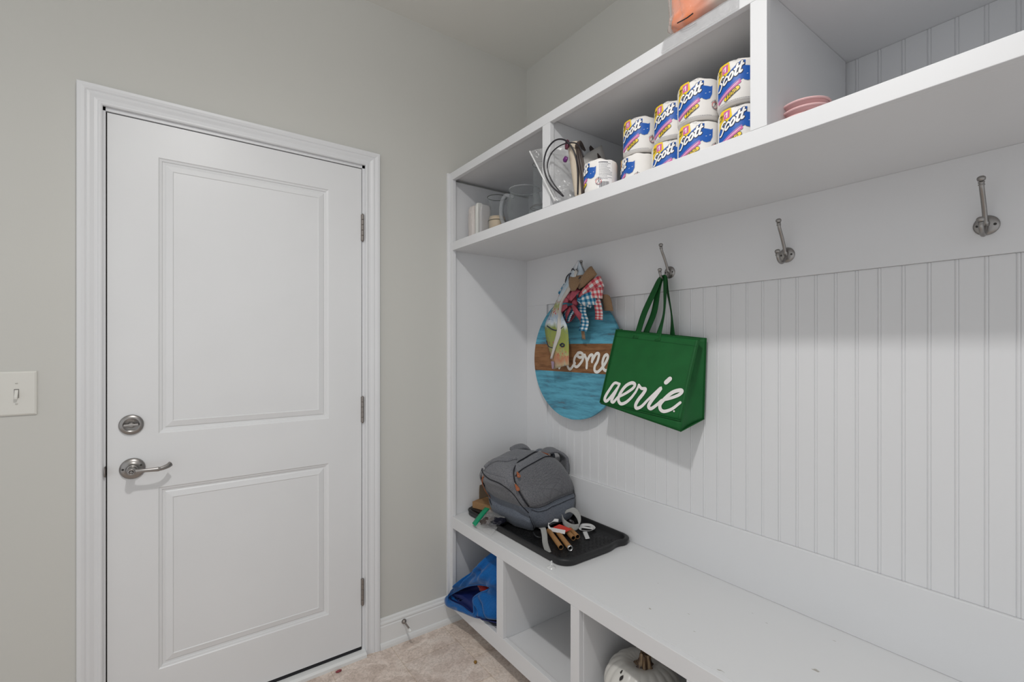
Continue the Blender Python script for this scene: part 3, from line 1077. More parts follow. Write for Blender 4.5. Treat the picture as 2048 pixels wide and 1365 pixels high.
Yd = Vector((0.1, 0.99, 0.1)).normalized()
HP = Vector((-0.0605, -0.893, 1.556))
strap('handle', [fp(0.285, 0.09), fp(0.30, -0.01), (-0.058, -0.812, 1.43), (-0.056, -0.862, 1.52), HP + Vector((0, 0.008, -0.001)), HP + Vector((0.002, -0.008, -0.001)),
                 (-0.056, -0.902, 1.50), (-0.060, -0.900, 1.42), fp(0.555, -0.01), fp(0.56, 0.09)], 0.026, M_GREEN2, tote,
      [(0, 1, 0.1), (0, 1, 0.1), (0, 1, 0.3), (0.2, 1, 0.4), (0.5, 1, 0), (0.5, 1, 0), (0.6, 1, 0), (0.8, 1, 0), (0.2, 1, 0), (0, 1, 0)])
bp = lambda u, v: bil(BA, BB_, BC_, BD_, u, v) + Vector((-0.003, 0, 0))
strap('handle', [bp(0.36, 0.06), bp(0.37, -0.01), (-0.040, -0.842, 1.43), (-0.046, -0.866, 1.52), HP + Vector((0.012, 0.008, -0.002)), HP + Vector((0.013, -0.004, -0.002)),
                 (-0.040, -0.902, 1.50), (-0.036, -0.915, 1.42), bp(0.66, -0.01), bp(0.66, 0.06)], 0.026, M_GREEN2, tote,
      [(0, 1, 0.1), (0, 1, 0.1), (0, 1, 0.3), (0.2, 1, 0.4), (0.5, 1, 0), (0.5, 1, 0), (0.8, 1, 0), (1, 1, 0), (0.3, 1, 0), (0, 1, 0)])

# ================================================================ ROUND SIGN
SC_Y, SC_Z, SR = -0.403, 1.250, 0.283
sign = thing('round_sign', (-0.03, SC_Y, SC_Z - SR), 'round turquoise and brown wooden home sign with bow hanging beside the tote bag', 'wooden sign')


def plank_paint(name, c1, c2, c3):
    m = mat(name, c1, 0.6, spec=0.3)
    nt, bb = nodes_of(m)
    tc = nt.nodes.new('ShaderNodeTexCoord')
    mp = nt.nodes.new('ShaderNodeMapping')
    mp.inputs['Scale'].default_value = (1, 1.0, 9)
    nt.links.new(tc.outputs['Object'], mp.inputs['Vector'])
    n1 = nt.nodes.new('ShaderNodeTexNoise')
    n1.inputs['Scale'].default_value = 6
    n1.inputs['Detail'].default_value = 8
    n1.inputs['Roughness'].default_value = 0.7
    nt.links.new(mp.outputs['Vector'], n1.inputs['Vector'])
    r = ramp(nt, [(0.33, c3), (0.43, c2), (0.52, c1), (0.75, tuple(min(1, q * 1.35) for q in c1))])
    nt.links.new(n1.outputs['Fac'], r.inputs['Fac'])
    nt.links.new(r.outputs['Color'], bb.inputs['Base Color'])
    return m


M_TURQ = plank_paint('turquoise_weathered_paint', (0.10, 0.34, 0.46), (0.07, 0.24, 0.34), (0.10, 0.12, 0.14))
M_BROWN = plank_paint('brown_stained_wood', (0.26, 0.125, 0.055), (0.19, 0.085, 0.035), (0.13, 0.06, 0.03))
lean = lambda z: -0.020 - 0.022 * (SC_Z + SR - z) / (2 * SR)


def disc_part(z0, z1, name, m, xo):
    poly = []
    n_ = 40
    for i in range(n_ + 1):
        zz = z0 + (z1 - z0) * i / n_
        poly.append((math.sqrt(max(0, SR * SR - (zz - SC_Z) ** 2)), zz))
    for i in range(n_, -1, -1):
        zz = z0 + (z1 - z0) * i / n_
        poly.append((-math.sqrt(max(0, SR * SR - (zz - SC_Z) ** 2)), zz))
    q = []
    for p in poly:
        if not q or (abs(p[0] - q[-1][0]) + abs(p[1] - q[-1][1])) > 1e-6:
            q.append(p)
    mbb = MB()
    mbb.prism(q, lambda a, z, d: (lean(z) - d, SC_Y + a, z), 0.0, 0.012 + xo)
    return mbb.build(name, m, sign)


disc_part(SC_Z + 0.0605, SC_Z + SR - 0.0001, 'upper_board', M_TURQ, 0)
disc_part(SC_Z - SR + 0.0001, SC_Z - 0.0690, 'lower_board', M_TURQ, 0)
disc_part(SC_Z - 0.0688, SC_Z + 0.0603, 'middle_board', M_BROWN, 0.0)
HOME = [[(-0.093, 0.05), (-0.096, 0.005), (-0.093, -0.053)], [(-0.093, -0.053), (-0.068, -0.011), (-0.041, -0.015), (-0.035, -0.043), (-0.017, -0.055), (0.012, -0.027)], [(0.031, 0.02), (0.009, -0.005), (0.009, -0.036), (0.029, -0.042), (0.059, -0.014), (0.063, 0.011), (0.043, 0.021), (0.025, 0.011), (0.043, -0.001), (0.07, 0.008)], [(0.073, 0.011), (0.087, -0.015), (0.087, -0.046)], [(0.087, -0.019), (0.105, 0.008), (0.121, 0.01), (0.119, -0.018)], [(0.119, -0.015), (0.142, 0.016), (0.159, 0.015), (0.152, -0.014), (0.137, -0.037), (0.137, -0.056), (0.152, -0.061), (0.17, -0.051)], [(0.17, -0.051), (0.195, -0.024), (0.21, 0.002), (0.204, 0.014), (0.19, 0.006), (0.181, -0.02), (0.188, -0.046), (0.203, -0.053), (0.22, -0.045)]]
b = MB()
for i, st in enumerate(HOME):
    stroke(b, st, 0.0066, lambda a, z, d: (lean(SC_Z + z) - 0.0124 - 0.0004 * d, SC_Y - a, SC_Z + z), 1 + 0.6 * i, 0, n=7)
b.build('lettering', mat('white_sign_paint', (0.78, 0.76, 0.72), 0.6), sign)


def gingham(name, col, dark):
    m = mat(name, col, 0.8, spec=0.2)
    nt, bb = nodes_of(m)
    uv = nt.nodes.new('ShaderNodeUVMap')
    sp = nt.nodes.new('ShaderNodeSeparateXYZ')
    nt.links.new(uv.outputs['UV'], sp.inputs[0])
    outs = []
    for ax, k in (('X', 2.0), ('Y', 8.0)):
        mlt = nt.nodes.new('ShaderNodeMath'); mlt.operation = 'MULTIPLY'; mlt.inputs[1].default_value = k
        fr = nt.nodes.new('ShaderNodeMath'); fr.operation = 'FRACT'
        gt = nt.nodes.new('ShaderNodeMath'); gt.operation = 'GREATER_THAN'; gt.inputs[1].default_value = 0.5
        nt.links.new(sp.outputs[ax], mlt.inputs[0]); nt.links.new(mlt.outputs[0], fr.inputs[0]); nt.links.new(fr.outputs[0], gt.inputs[0])
        outs.append(gt)
    ad = nt.nodes.new('ShaderNodeMath'); ad.operation = 'ADD'
    nt.links.new(outs[0].outputs[0], ad.inputs[0]); nt.links.new(outs[1].outputs[0], ad.inputs[1])
    hf = nt.nodes.new('ShaderNodeMath'); hf.operation = 'MULTIPLY'; hf.inputs[1].default_value = 0.5
    nt.links.new(ad.outputs[0], hf.inputs[0])
    r = ramp(nt, [(0.0, (0.72, 0.72, 0.72)), (0.4, col), (0.9, dark)], 'CONSTANT')
    nt.links.new(hf.outputs[0], r.inputs['Fac'])
    nt.links.new(r.outputs['Color'], bb.inputs['Base Color'])
    return m


M_GB = gingham('blue_gingham', (0.13, 0.32, 0.46), (0.012, 0.13, 0.26))
M_GR = gingham('red_gingham', (0.68, 0.26, 0.26), (0.52, 0.06, 0.09))
M_PKR = mat('dark_pink_ribbon', (0.38, 0.07, 0.10), 0.7, var=0.25, vscale=40)
M_BURL = cloth_mat('burlap', (0.20, 0.12, 0.065), (0.34, 0.22, 0.13), 700, 0.8)
BX, BY, BZ = -0.075, -0.445, 1.490


def loop(m, cy, cz, ang, L, w, depth=0.03, name='bow_loop', x0=0.0, twist=0.3):
    """one bow loop: leaves the knot, bulges out and returns"""
    d = Vector((0, -math.cos(ang), math.sin(ang)))
    s = Vector((0, math.sin(ang), math.cos(ang)))
    o = Vector((BX + x0, cy, cz))
    pts, wd = [], []
    for i in range(13):
        t = i / 12
        a = PI * t
        p = o + d * (L * math.sin(a)) + Vector((1, 0, 0)) * (depth * math.cos(a)) - Vector((1, 0, 0)) * 0.012
        pts.append(p)
        ww = (s * 1.0 + Vector((twist * math.sin(2 * a), 0, 0))).normalized()
        wd.append(ww * (0.35 + 0.65 * math.sin(a) ** 0.5 if 0 < t < 1 else 0.35))
    P = pts
    mbb = MB()

    def f_(u, v):
        i = min(12, int(round(v * 12)))
        return P[i] + wd[i] * ((u - 0.5) * w)
    mbb.grid(f_, 4, 12)
    return mbb.build(name, m, sign, smooth=True, solid=0.0012)


def tail(m, pts, w, name='bow_tail', wdir=None):
    return strap(name, pts, w, m, sign, wdir or Vector((0.15, 0.98, 0.1)).normalized(), 0.0012, 4)


loop(M_GB, BY - 0.070, BZ + 0.005, R(5), 0.070, 0.058, 0.026)
loop(M_GB, BY - 0.050, BZ + 0.012, R(-20), 0.060, 0.040, 0.030, x0=0.01)
loop(M_GR, BY - 0.055, BZ + 0.022, R(28), 0.125, 0.052, 0.022, x0=0.01)
loop(M_GR, BY - 0.110, BZ + 0.030, R(0), 0.062, 0.048, 0.022, x0=0.004)
loop(M_PKR, BY + 0.005, BZ + 0.010, R(165), 0.090, 0.040, 0.024)
loop(M_PKR, BY + 0.005, BZ - 0.012, R(195), 0.085, 0.040, 0.028)
loop(M_PKR, BY, BZ - 0.020, R(225), 0.075, 0.034, 0.022, x0=0.008)
loop(M_PKR, BY - 0.020, BZ - 0.010, R(-55), 0.070, 0.036, 0.022)
loop(M_PKR, BY - 0.010, BZ + 0.010, R(60), 0.055, 0.034, 0.024)
loop(M_PKR, BY + 0.000, BZ + 0.012, R(110), 0.060, 0.030, 0.020)
loop(M_GB, BY + 0.015, BZ + 0.022, R(140), 0.085, 0.048, 0.020, x0=0.006)
loop(M_GB, BY + 0.020, BZ - 0.030, R(215), 0.080, 0.044, 0.016, x0=0.010)
loop(M_BURL, BY - 0.030, BZ + 0.050, R(85), 0.070, 0.070, 0.026)
loop(M_BURL, BY - 0.050, BZ + 0.062, R(40), 0.105, 0.050, 0.014)
loop(M_BURL, BY - 0.010, BZ + 0.055, R(125), 0.055, 0.050, 0.020)
tail(M_GB, [(BX - 0.008, BY - 0.055, BZ - 0.010), (BX - 0.026, BY - 0.072, BZ - 0.045), (BX - 0.014, BY - 0.076, BZ - 0.085), (BX - 0.012, BY - 0.062, BZ - 0.125)], 0.058)
tail(M_GR, [(BX + 0.005, BY - 0.115, BZ + 0.025), (BX - 0.014, BY - 0.148, BZ - 0.005), (BX - 0.010, BY - 0.155, BZ - 0.050), (BX - 0.008, BY - 0.152, BZ - 0.080)], 0.050)
tail(M_GB, [(BX, BY + 0.01, BZ - 0.02), (BX - 0.015, BY + 0.022, BZ - 0.050), (BX - 0.010, BY + 0.045, BZ - 0.080)], 0.048)
tail(M_BURL, [(BX + 0.012, BY - 0.02, BZ - 0.03), (BX + 0.006, BY - 0.040, BZ - 0.10), (BX + 0.004, BY - 0.052, BZ - 0.160)], 0.024)
tail(M_BURL, [(BX + 0.012, BY - 0.12, BZ + 0.030), (BX + 0.004, BY - 0.175, BZ + 0.018), (BX + 0.004, BY - 0.195, BZ - 0.045)], 0.062)
b = MB()
b.lathe([(0.0, -0.016), (0.010, -0.014), (0.014, 0.0), (0.010, 0.014), (0.0, 0.016)], (BX - 0.016, BY - 0.02, BZ + 0.002), (0, 0.3, 1), 14)
b.build('bow_knot', M_PKR, sign, smooth=True)


# printed ribbon folded over the hook, two tails
def printed_ribbon_mat():
    m = mat('printed_ribbon', (0.7, 0.7, 0.68), 0.6, spec=0.3)
    nt, bb = nodes_of(m)
    uv = nt.nodes.new('ShaderNodeUVMap')
    sp = nt.nodes.new('ShaderNodeSeparateXYZ')
    nt.links.new(uv.outputs['UV'], sp.inputs[0])
    n1 = nt.nodes.new('ShaderNodeTexNoise'); n1.inputs['Scale'].default_value = 7.0; n1.inputs['Detail'].default_value = 2
    nt.links.new(uv.outputs['UV'], n1.inputs['Vector'])
    mm = nt.nodes.new('ShaderNodeMath'); mm.operation = 'MULTIPLY_ADD'; mm.inputs[1].default_value = 0.16; mm.inputs[2].default_value = -0.08
    nt.links.new(n1.outputs['Fac'], mm.inputs[0])
    ad = nt.nodes.new('ShaderNodeMath'); ad.operation = 'ADD'
    nt.links.new(sp.outputs['Y'], ad.inputs[0]); nt.links.new(mm.outputs[0], ad.inputs[1])
    r = ramp(nt, [(0.0, (0.62, 0.62, 0.64)), (0.20, (0.42, 0.52, 0.60)), (0.33, (0.60, 0.62, 0.64)), (0.40, (0.30, 0.34, 0.10)), (0.47, (0.55, 0.50, 0.42)),
                  (0.52, (0.40, 0.50, 0.62)), (0.60, (0.55, 0.60, 0.64)), (0.655, (0.24, 0.29, 0.08)), (0.80, (0.30, 0.33, 0.08)), (0.87, (0.40, 0.37, 0.16)), (0.92, (0.48, 0.20, 0.11)), (1.0, (0.46, 0.40, 0.26))])
    nt.links.new(ad.outputs[0], r.inputs['Fac'])
    # scattered flowers
    v = nt.nodes.new('ShaderNodeTexVoronoi'); v.inputs['Scale'].default_value = 26
    mp = nt.nodes.new('ShaderNodeMapping'); mp.inputs['Scale'].default_value = (0.35, 1, 1)
    nt.links.new(uv.outputs['UV'], mp.inputs['Vector']); nt.links.new(mp.outputs['Vector'], v.inputs['Vector'])
    lt = nt.nodes.new('ShaderNodeMath'); lt.operation = 'LESS_THAN'; lt.inputs[1].default_value = 0.30
    nt.links.new(v.outputs['Distance'], lt.inputs[0])
    reg = ramp(nt, [(0.0, (0, 0, 0)), (0.35, (1, 1, 1)), (0.50, (0, 0, 0)), (0.76, (0.6, 0.6, 0.6)), (0.90, (0, 0, 0))], 'CONSTANT')
    nt.links.new(sp.outputs['Y'], reg.inputs['Fac'])
    ml = nt.nodes.new('ShaderNodeMath'); ml.operation = 'MULTIPLY'
    nt.links.new(lt.outputs[0], ml.inputs[0]); nt.links.new(reg.outputs['Color'], ml.inputs[1])
    mx = nt.nodes.new('ShaderNodeMixRGB'); mx.inputs[2].default_value = (0.50, 0.06, 0.08, 1)
    nt.links.new(ml.outputs[0], mx.inputs['Fac']); nt.links.new(r.outputs['Color'], mx.inputs[1])
    # navy outlines
    wv = nt.nodes.new('ShaderNodeTexNoise'); wv.inputs['Scale'].default_value = 9; wv.inputs['Detail'].default_value = 0
    nt.links.new(mp.outputs['Vector'], wv.inputs['Vector'])
    sb = nt.nodes.new('ShaderNodeMath'); sb.operation = 'SUBTRACT'; sb.inputs[1].default_value = 0.5
    ab = nt.nodes.new('ShaderNodeMath'); ab.operation = 'ABSOLUTE'
    l2 = nt.nodes.new('ShaderNodeMath'); l2.operation = 'LESS_THAN'; l2.inputs[1].default_value = 0.004
    nt.links.new(wv.outputs['Fac'], sb.inputs[0]); nt.links.new(sb.outputs[0], ab.inputs[0]); nt.links.new(ab.outputs[0], l2.inputs[0])
    mx2 = nt.nodes.new('ShaderNodeMixRGB'); mx2.inputs[2].default_value = (0.10, 0.14, 0.26, 1)
    nt.links.new(l2.outputs[0], mx2.inputs['Fac']); nt.links.new(mx.outputs['Color'], mx2.inputs[1])
    nt.links.new(mx2.outputs['Color'], bb.inputs['Base Color'])
    return m


M_PR = printed_ribbon_mat()


def band(name, L, Rt, m):
    """ribbon between two edge polylines"""
    A_ = smoothpts(L, 6); B_ = smoothpts(Rt, 6)
    n_ = len(A_)
    mbb = MB()

    def f_(u, v):
        i = min(n_ - 1, int(round(v * (n_ - 1))))
        p = A_[i].lerp(B_[i], u)
        return p + Vector((-0.006 * math.sin(PI * u) + 0.003 * math.sin(9 * v + 3 * u), 0, 0))
    mbb.grid(f_, 6, n_ - 1)
    return mbb.build(name, m, sign, smooth=True, solid=0.001)


RL = [(-0.088, -0.476, 1.672), (-0.096, -0.435, 1.627), (-0.1, -0.389, 1.559), (-0.1, -0.348, 1.501), (-0.102, -0.31, 1.448), (-0.104, -0.277, 1.398), (-0.104, -0.281, 1.339), (-0.102, -0.302, 1.276), (-0.1, -0.334, 1.194)]
RRt = [(-0.088, -0.486, 1.670), (-0.102, -0.466, 1.590), (-0.105, -0.421, 1.540), (-0.105, -0.394, 1.486), (-0.112, -0.401, 1.441), (-0.116, -0.440, 1.381), (-0.114, -0.450, 1.306), (-0.112, -0.450, 1.260), (-0.106, -0.443, 1.216)]
band('printed_ribbon', RL, RRt, M_PR)
# narrow turned edge of the second tail, twisting down over the first
band('second_tail', [(-0.096, -0.470, 1.640), (-0.108, -0.425, 1.560), (-0.116, -0.400, 1.500), (-0.120, -0.388, 1.430), (-0.122, -0.380, 1.370), (-0.118, -0.345, 1.300), (-0.112, -0.325, 1.245)],
     [(-0.096, -0.490, 1.630), (-0.104, -0.450, 1.545), (-0.110, -0.408, 1.495), (-0.113, -0.398, 1.430), (-0.115, -0.398, 1.360), (-0.112, -0.362, 1.290), (-0.108, -0.335, 1.240)], mat('pale_ribbon_edge', (0.52, 0.50, 0.47), 0.6))
M_PB = mat('pale_blue_ribbon_back', (0.44, 0.50, 0.56), 0.6, var=0.2, vscale=18)
band('ribbon_fold', [(-0.086, -0.476, 1.674), (-0.090, -0.455, 1.620), (-0.094, -0.430, 1.590), (-0.096, -0.400, 1.562)],
     [(-0.086, -0.484, 1.674), (-0.078, -0.512, 1.612), (-0.080, -0.495, 1.588), (-0.086, -0.430, 1.556)], M_PB)
M_NVP = mat('navy_black_print', (0.02, 0.025, 0.05), 0.6)
for pts, w_ in (([(-0.452, 1.622), (-0.442, 1.610), (-0.440, 1.590)], 0.0022), ([(-0.470, 1.628), (-0.480, 1.634), (-0.488, 1.626)], 0.0016), ([(-0.505, 1.600), (-0.480, 1.580), (-0.440, 1.566)], 0.0022),
               ([(-0.300, 1.394), (-0.340, 1.376), (-0.380, 1.372), (-0.415, 1.388)], 0.0028), ([(-0.300, 1.326), (-0.316, 1.300), (-0.345, 1.292)], 0.0022),
               ([(-0.395, 1.306), (-0.410, 1.312), (-0.424, 1.304), (-0.410, 1.298), (-0.396, 1.304)], 0.0030),
               ([(-0.330, 1.462), (-0.350, 1.460), (-0.356, 1.424), (-0.332, 1.416), (-0.324, 1.440), (-0.331, 1.461)], 0.0010), ([(-0.362, 1.464), (-0.378, 1.462), (-0.384, 1.430), (-0.364, 1.426)], 0.0010)):
    b = MB()
    b.tube([(-0.1105 - 0.06 * max(0, 1.43 - z) if z < 1.5 else (-0.105 if y > -0.46 else -0.0985), y, z) for y, z in smoothpts(pts, 5)], w_, 6, flat=1)
    b.build('printed_outline', M_NVP, sign, smooth=True)
b = MB()
b.tube(smoothpts([(-0.090, -0.440, 1.628), (-0.096, -0.418, 1.612), (-0.098, -0.410, 1.585), (-0.094, -0.420, 1.572)], 5), 0.0028, 8)
b.tube(smoothpts([(-0.094, -0.445, 1.632), (-0.100, -0.458, 1.640), (-0.098, -0.470, 1.630)], 5), 0.0025, 8)
b.build('hanging_wire', mat('black_wire', (0.02, 0.02, 0.025), 0.5), sign, smooth=True)
# little pail printed on the ribbon end
b = MB()
b.prism([(-0.020, -0.028), (-0.010, -0.030), (-0.006, 0.004), (-0.026, 0.006)], lambda a, z, d: (-0.112 - d, -0.355 - a, 1.225 + z), 0, 0.001)
b.build('printed_patch', mat('lilac_print', (0.30, 0.22, 0.30), 0.6), sign)
# ================================================================ BOOT TRAY
ZSEAT = ZB + 0.0003
M_TRAY = mat('black_tray_plastic', (0.013, 0.013, 0.014), 0.42, spec=0.5, bump=0.15, bscale=300)
tray = thing('boot_tray', (-0.205, -0.38, ZSEAT), 'black plastic boot tray with raised rim on the left end of the bench', 'boot tray')


def rrect(x0, x1, y0, y1, r, n=8, wave=0.0):
    out = []
    for cx, cy, a0 in ((x1 - r, y1 - r, 0), (x0 + r, y1 - r, 90), (x0 + r, y0 + r, 180), (x1 - r, y0 + r, 270)):
        for i in range(n + 1):
            a = R(a0 + 90 * i / n)
            out.append([cx + r * math.cos(a), cy + r * math.sin(a)])
    # subdivide the long edges and scallop the two short ends
    q = []
    m = len(out)
    for i in range(m):
        a, b_ = out[i], out[(i + 1) % m]
        q.append(a)
        L = math.hypot(b_[0] - a[0], b_[1] - a[1])
        k = int(L / 0.012)
        for j in range(1, k):
            q.append([a[0] + (b_[0] - a[0]) * j / k, a[1] + (b_[1] - a[1]) * j / k])
    for p in q:
        if p[1] < y0 + 0.06:
            t = (p[0] - x0) / (x1 - x0)
            s = math.exp(-((t - 0.78) / 0.10) ** 2)
            p[1] += wave * s * (1 - (p[1] - y0) / 0.06)
    return q


TX0, TX1, TY0, TY1 = -0.395, -0.018, -0.728, -0.026
lv = [(0.004, 0.0), (0.0, 0.004), (-0.001, 0.016), (-0.003, 0.022), (0.002, 0.026), (0.008, 0.0265), (0.012, 0.022), (0.014, 0.010), (0.020, 0.0045)]
b = MB()
rings = []
for ins, z in lv:
    r = rrect(TX0 + ins, TX1 - ins, TY0 + ins, TY1 - ins, 0.055 - ins * 0.6, wave=0.012)
    rings.append([(x, y, ZSEAT + z) for x, y in r])
m0 = min(len(r) for r in rings)
base = rrect(TX0, TX1, TY0, TY1, 0.055, wave=0.012)
N0 = len(base)
cx0, cy0 = (TX0 + TX1) / 2, (TY0 + TY1) / 2
hx, hy = (TX1 - TX0) / 2, (TY1 - TY0) / 2
vs = []
for ins, z in lv:
    for x, y in base:
        vs.append((cx0 + (x - cx0) * (hx - ins) / hx, cy0 + (y - cy0) * (hy - ins) / hy, ZSEAT + z))
fs = []
for j in range(len(lv) - 1):
    for i in range(N0):
        fs.append((j * N0 + i, j * N0 + (i + 1) % N0, (j + 1) * N0 + (i + 1) % N0, (j + 1) * N0 + i))
fs.append(tuple(reversed(range(N0))))
fs.append(tuple((len(lv) - 1) * N0 + i for i in range(N0)))
b.add(vs, fs)
b.build('tray_body', M_TRAY, tray, smooth=True)
b = MB()
yy = TY0 + 0.06
row = 0
while yy < TY1 - 0.05:
    xx = TX0 + 0.05 + (0.011 if row % 2 else 0)
    while xx < TX1 - 0.04:
        if row % 2:
            b.box((xx - 0.006, yy - 0.0012, ZSEAT + 0.0044), (xx + 0.006, yy + 0.0012, ZSEAT + 0.0053))
        else:
            b.box((xx - 0.0012, yy - 0.006, ZSEAT + 0.0044), (xx + 0.0012, yy + 0.006, ZSEAT + 0.0053))
        xx += 0.022
    yy += 0.011
    row += 1
b.build('floor_ribbing', M_TRAY, tray)
TZ = ZSEAT + 0.0055

# ================================================================ BACKPACK
M_PACK = cloth_mat('grey_melange_fabric', (0.085, 0.090, 0.105), (0.225, 0.225, 0.238), 560, 0.5)
M_PACK2 = cloth_mat('blue_grey_melange_fabric', (0.066, 0.078, 0.102), (0.165, 0.182, 0.215), 560, 0.5)
M_ZIP = mat('black_zip_tape', (0.008, 0.008, 0.012), 0.7)
M_LEA = mat('tan_leather', (0.30, 0.085, 0.030), 0.5, spec=0.4, var=0.1, vscale=60)


def quilt_mat():
    m = cloth_mat('quilted_grey_fabric', (0.082, 0.084, 0.096), (0.205, 0.205, 0.216), 560, 0.4)
    nt, bb = nodes_of(m)
    uv = nt.nodes.new('ShaderNodeUVMap')
    sp = nt.nodes.new('ShaderNodeSeparateXYZ')
    nt.links.new(uv.outputs['UV'], sp.inputs[0])
    hs = []
    for sx, sy in ((16, 12), (16, -12)):
        a = nt.nodes.new('ShaderNodeMath'); a.operation = 'MULTIPLY'; a.inputs[1].default_value = sx
        c = nt.nodes.new('ShaderNodeMath'); c.operation = 'MULTIPLY_ADD'; c.inputs[1].default_value = sy
        nt.links.new(sp.outputs['X'], a.inputs[0]); nt.links.new(sp.outputs['Y'], c.inputs[0]); nt.links.new(a.outputs[0], c.inputs[2])
        d = nt.nodes.new('ShaderNodeMath'); d.operation = 'PINGPONG'; d.inputs[1].default_value = 0.5
        nt.links.new(c.outputs[0], d.inputs[0])
        hs.append(d)
    mn = nt.nodes.new('ShaderNodeMath'); mn.operation = 'MINIMUM'
    nt.links.new(hs[0].outputs[0], mn.inputs[0]); nt.links.new(hs[1].outputs[0], mn.inputs[1])
    mr = nt.nodes.new('ShaderNodeMapRange'); mr.inputs['From Max'].default_value = 0.16
    nt.links.new(mn.outputs[0], mr.inputs['Value'])
    old = [n_ for n_ in nt.nodes if n_.type == 'BUMP'][0]
    bp_ = nt.nodes.new('ShaderNodeBump'); bp_.inputs['Strength'].default_value = 0.4; bp_.inputs['Distance'].default_value = 0.002
    nt.links.new(mr.outputs['Result'], bp_.inputs['Height']); nt.links.new(old.outputs['Normal'], bp_.inputs['Normal'])
    nt.links.new(bp_.outputs['Normal'], bb.inputs['Normal'])
    src = bb.inputs['Base Color'].links[0].from_socket
    mr2 = nt.nodes.new('ShaderNodeMapRange'); mr2.inputs['From Max'].default_value = 0.10; mr2.inputs['To Min'].default_value = 0.80
    nt.links.new(mn.outputs[0], mr2.inputs['Value'])
    sc2 = nt.nodes.new('ShaderNodeVectorMath'); sc2.operation = 'SCALE'
    nt.links.new(src, sc2.inputs[0]); nt.links.new(mr2.outputs['Result'], sc2.inputs['Scale'])
    nt.links.new(sc2.outputs['Vector'], bb.inputs['Base Color'])
    return m


M_QUILT = quilt_mat()
PC = Vector((-0.176, -0.290, TZ + 0.150))
PA, PB, PH = 0.168, 0.170, 0.150
PYAW = R(9)
pack = thing('backpack', (PC.x, PC.y, TZ), 'grey backpack with tan leather zip pulls slumped on the boot tray', 'backpack')


def spow(a, e):
    return math.copysign(abs(a) ** e, a)


def pk(th, ph, off=0.0):
    """theta in degrees: -90 front, 180 left side (towards the room), 0 right side; phi in degrees -90 bottom, 90 top"""
    t, p = R(th), R(ph)
    e1, e2 = 0.55, 0.44
    cp, sp_ = spow(math.cos(p), e1), spow(math.sin(p), e1)
    ct, st_ = spow(math.cos(t), e2), spow(math.sin(t), e2)
    z = PH * sp_
    k = (z / PH + 1) / 2
    wx = PA * (0.76 + 0.24 * min(1, k / 0.50) + 0.03 * math.sin(PI * k) - 0.12 * max(0, k - 0.45) ** 1.3)
    wy = PB * (1.0 - 0.34 * k)
    x, y = wx * cp * ct, wy * cp * st_
    v = Vector((x, y, z))
    n_ = Vector((x / wx ** 2, y / wy ** 2, z / PH ** 2))
    n_ = n_.normalized() if n_.length > 1e-9 else Vector((0, 0, 1))
    w = noise.noise(Vector((x * 9, y * 9, z * 9 + 4))) * 0.015 + noise.noise(Vector((x * 22, y * 22, z * 22))) * 0.0045
    w *= 1.0 if z > -PH * 0.9 else 0.2
    v = v + n_ * (w + off)
    v.z = max(v.z, -PH + 0.0005 if off <= 0.004 else -PH + 0.0008)
    v.z += 0.22 * min(v.x, 0.06) * max(0.0, k) ** 2
    v.y += 0.045 * max(0.0, k) ** 1.4
    v.x += -0.010 * k - 0.125 * max(0.0, k - 0.36)
    v = Matrix.Rotation(PYAW, 3, 'Z') @ v
    return PC + v


b = MB()
b.grid(lambda u, v: pk(-180 + 360 * u, -90 + 180 * v), 90, 60)
b.build('main_compartment', M_PACK, pack, smooth=True, weld=True)


def patch(name, m, th0, th1, ph0, ph1, off, edge=0.12, nu=36, nv=26, shape=None, puff=0.0):
    mbb = MB()

    def f_(u, v):
        a, c = u, v
        if shape:
            a, c = shape(u, v)
        e = min(u, 1 - u, v, 1 - v)
        k = min(1.0, e / edge)
        k = math.sin(k * PI / 2)
        return pk(th0 + (th1 - th0) * a, ph0 + (ph1 - ph0) * c, -0.002 + (off + 0.002) * k + puff * math.sin(PI * u) * math.sin(PI * v))
    mbb.grid(f_, nu, nv)
    return mbb.build(name, m, pack, smooth=True)


def pkline(name, m, pts, off, rad, parent=None):
    P = smoothpts([(t_, p_) for t_, p_ in pts], 8)
    mbb = MB()
    mbb.tube([pk(q.x, q.y, off) for q in P], rad, 8)
    return mbb.build(name, m, parent or pack, smooth=True)


# lower wrap (blue-grey), front pocket (quilted), hood over it, side pocket
patch('bottom_panel', M_PACK2, -232, 20, -89, -3, 0.0055, edge=0.03, nu=70, nv=22)
fshape = lambda u, v: (0.5 + (u - 0.5) * (1.0 - 0.30 * max(0, v - 0.45) ** 1.2), v)
patch('front_pocket', M_QUILT, -136, -44, -3, 46, 0.014, edge=0.05, shape=fshape, puff=0.008)
patch('pocket_flap', M_PACK, -133, -47, 36, 66, 0.017, edge=0.22, shape=lambda u, v: (0.5 + (u - 0.5) * (0.92 - 0.2 * v), v), nv=12)
patch('side_pocket', M_PACK2, -222, -150, -84, 4, 0.020, edge=0.12, shape=lambda u, v: (u, v * (0.72 + 0.28 * (1 - u))), puff=0.010)
patch('side_pocket_flap', M_PACK, -214, -158, 6, 34, 0.012, edge=0.2, nu=20, nv=12)
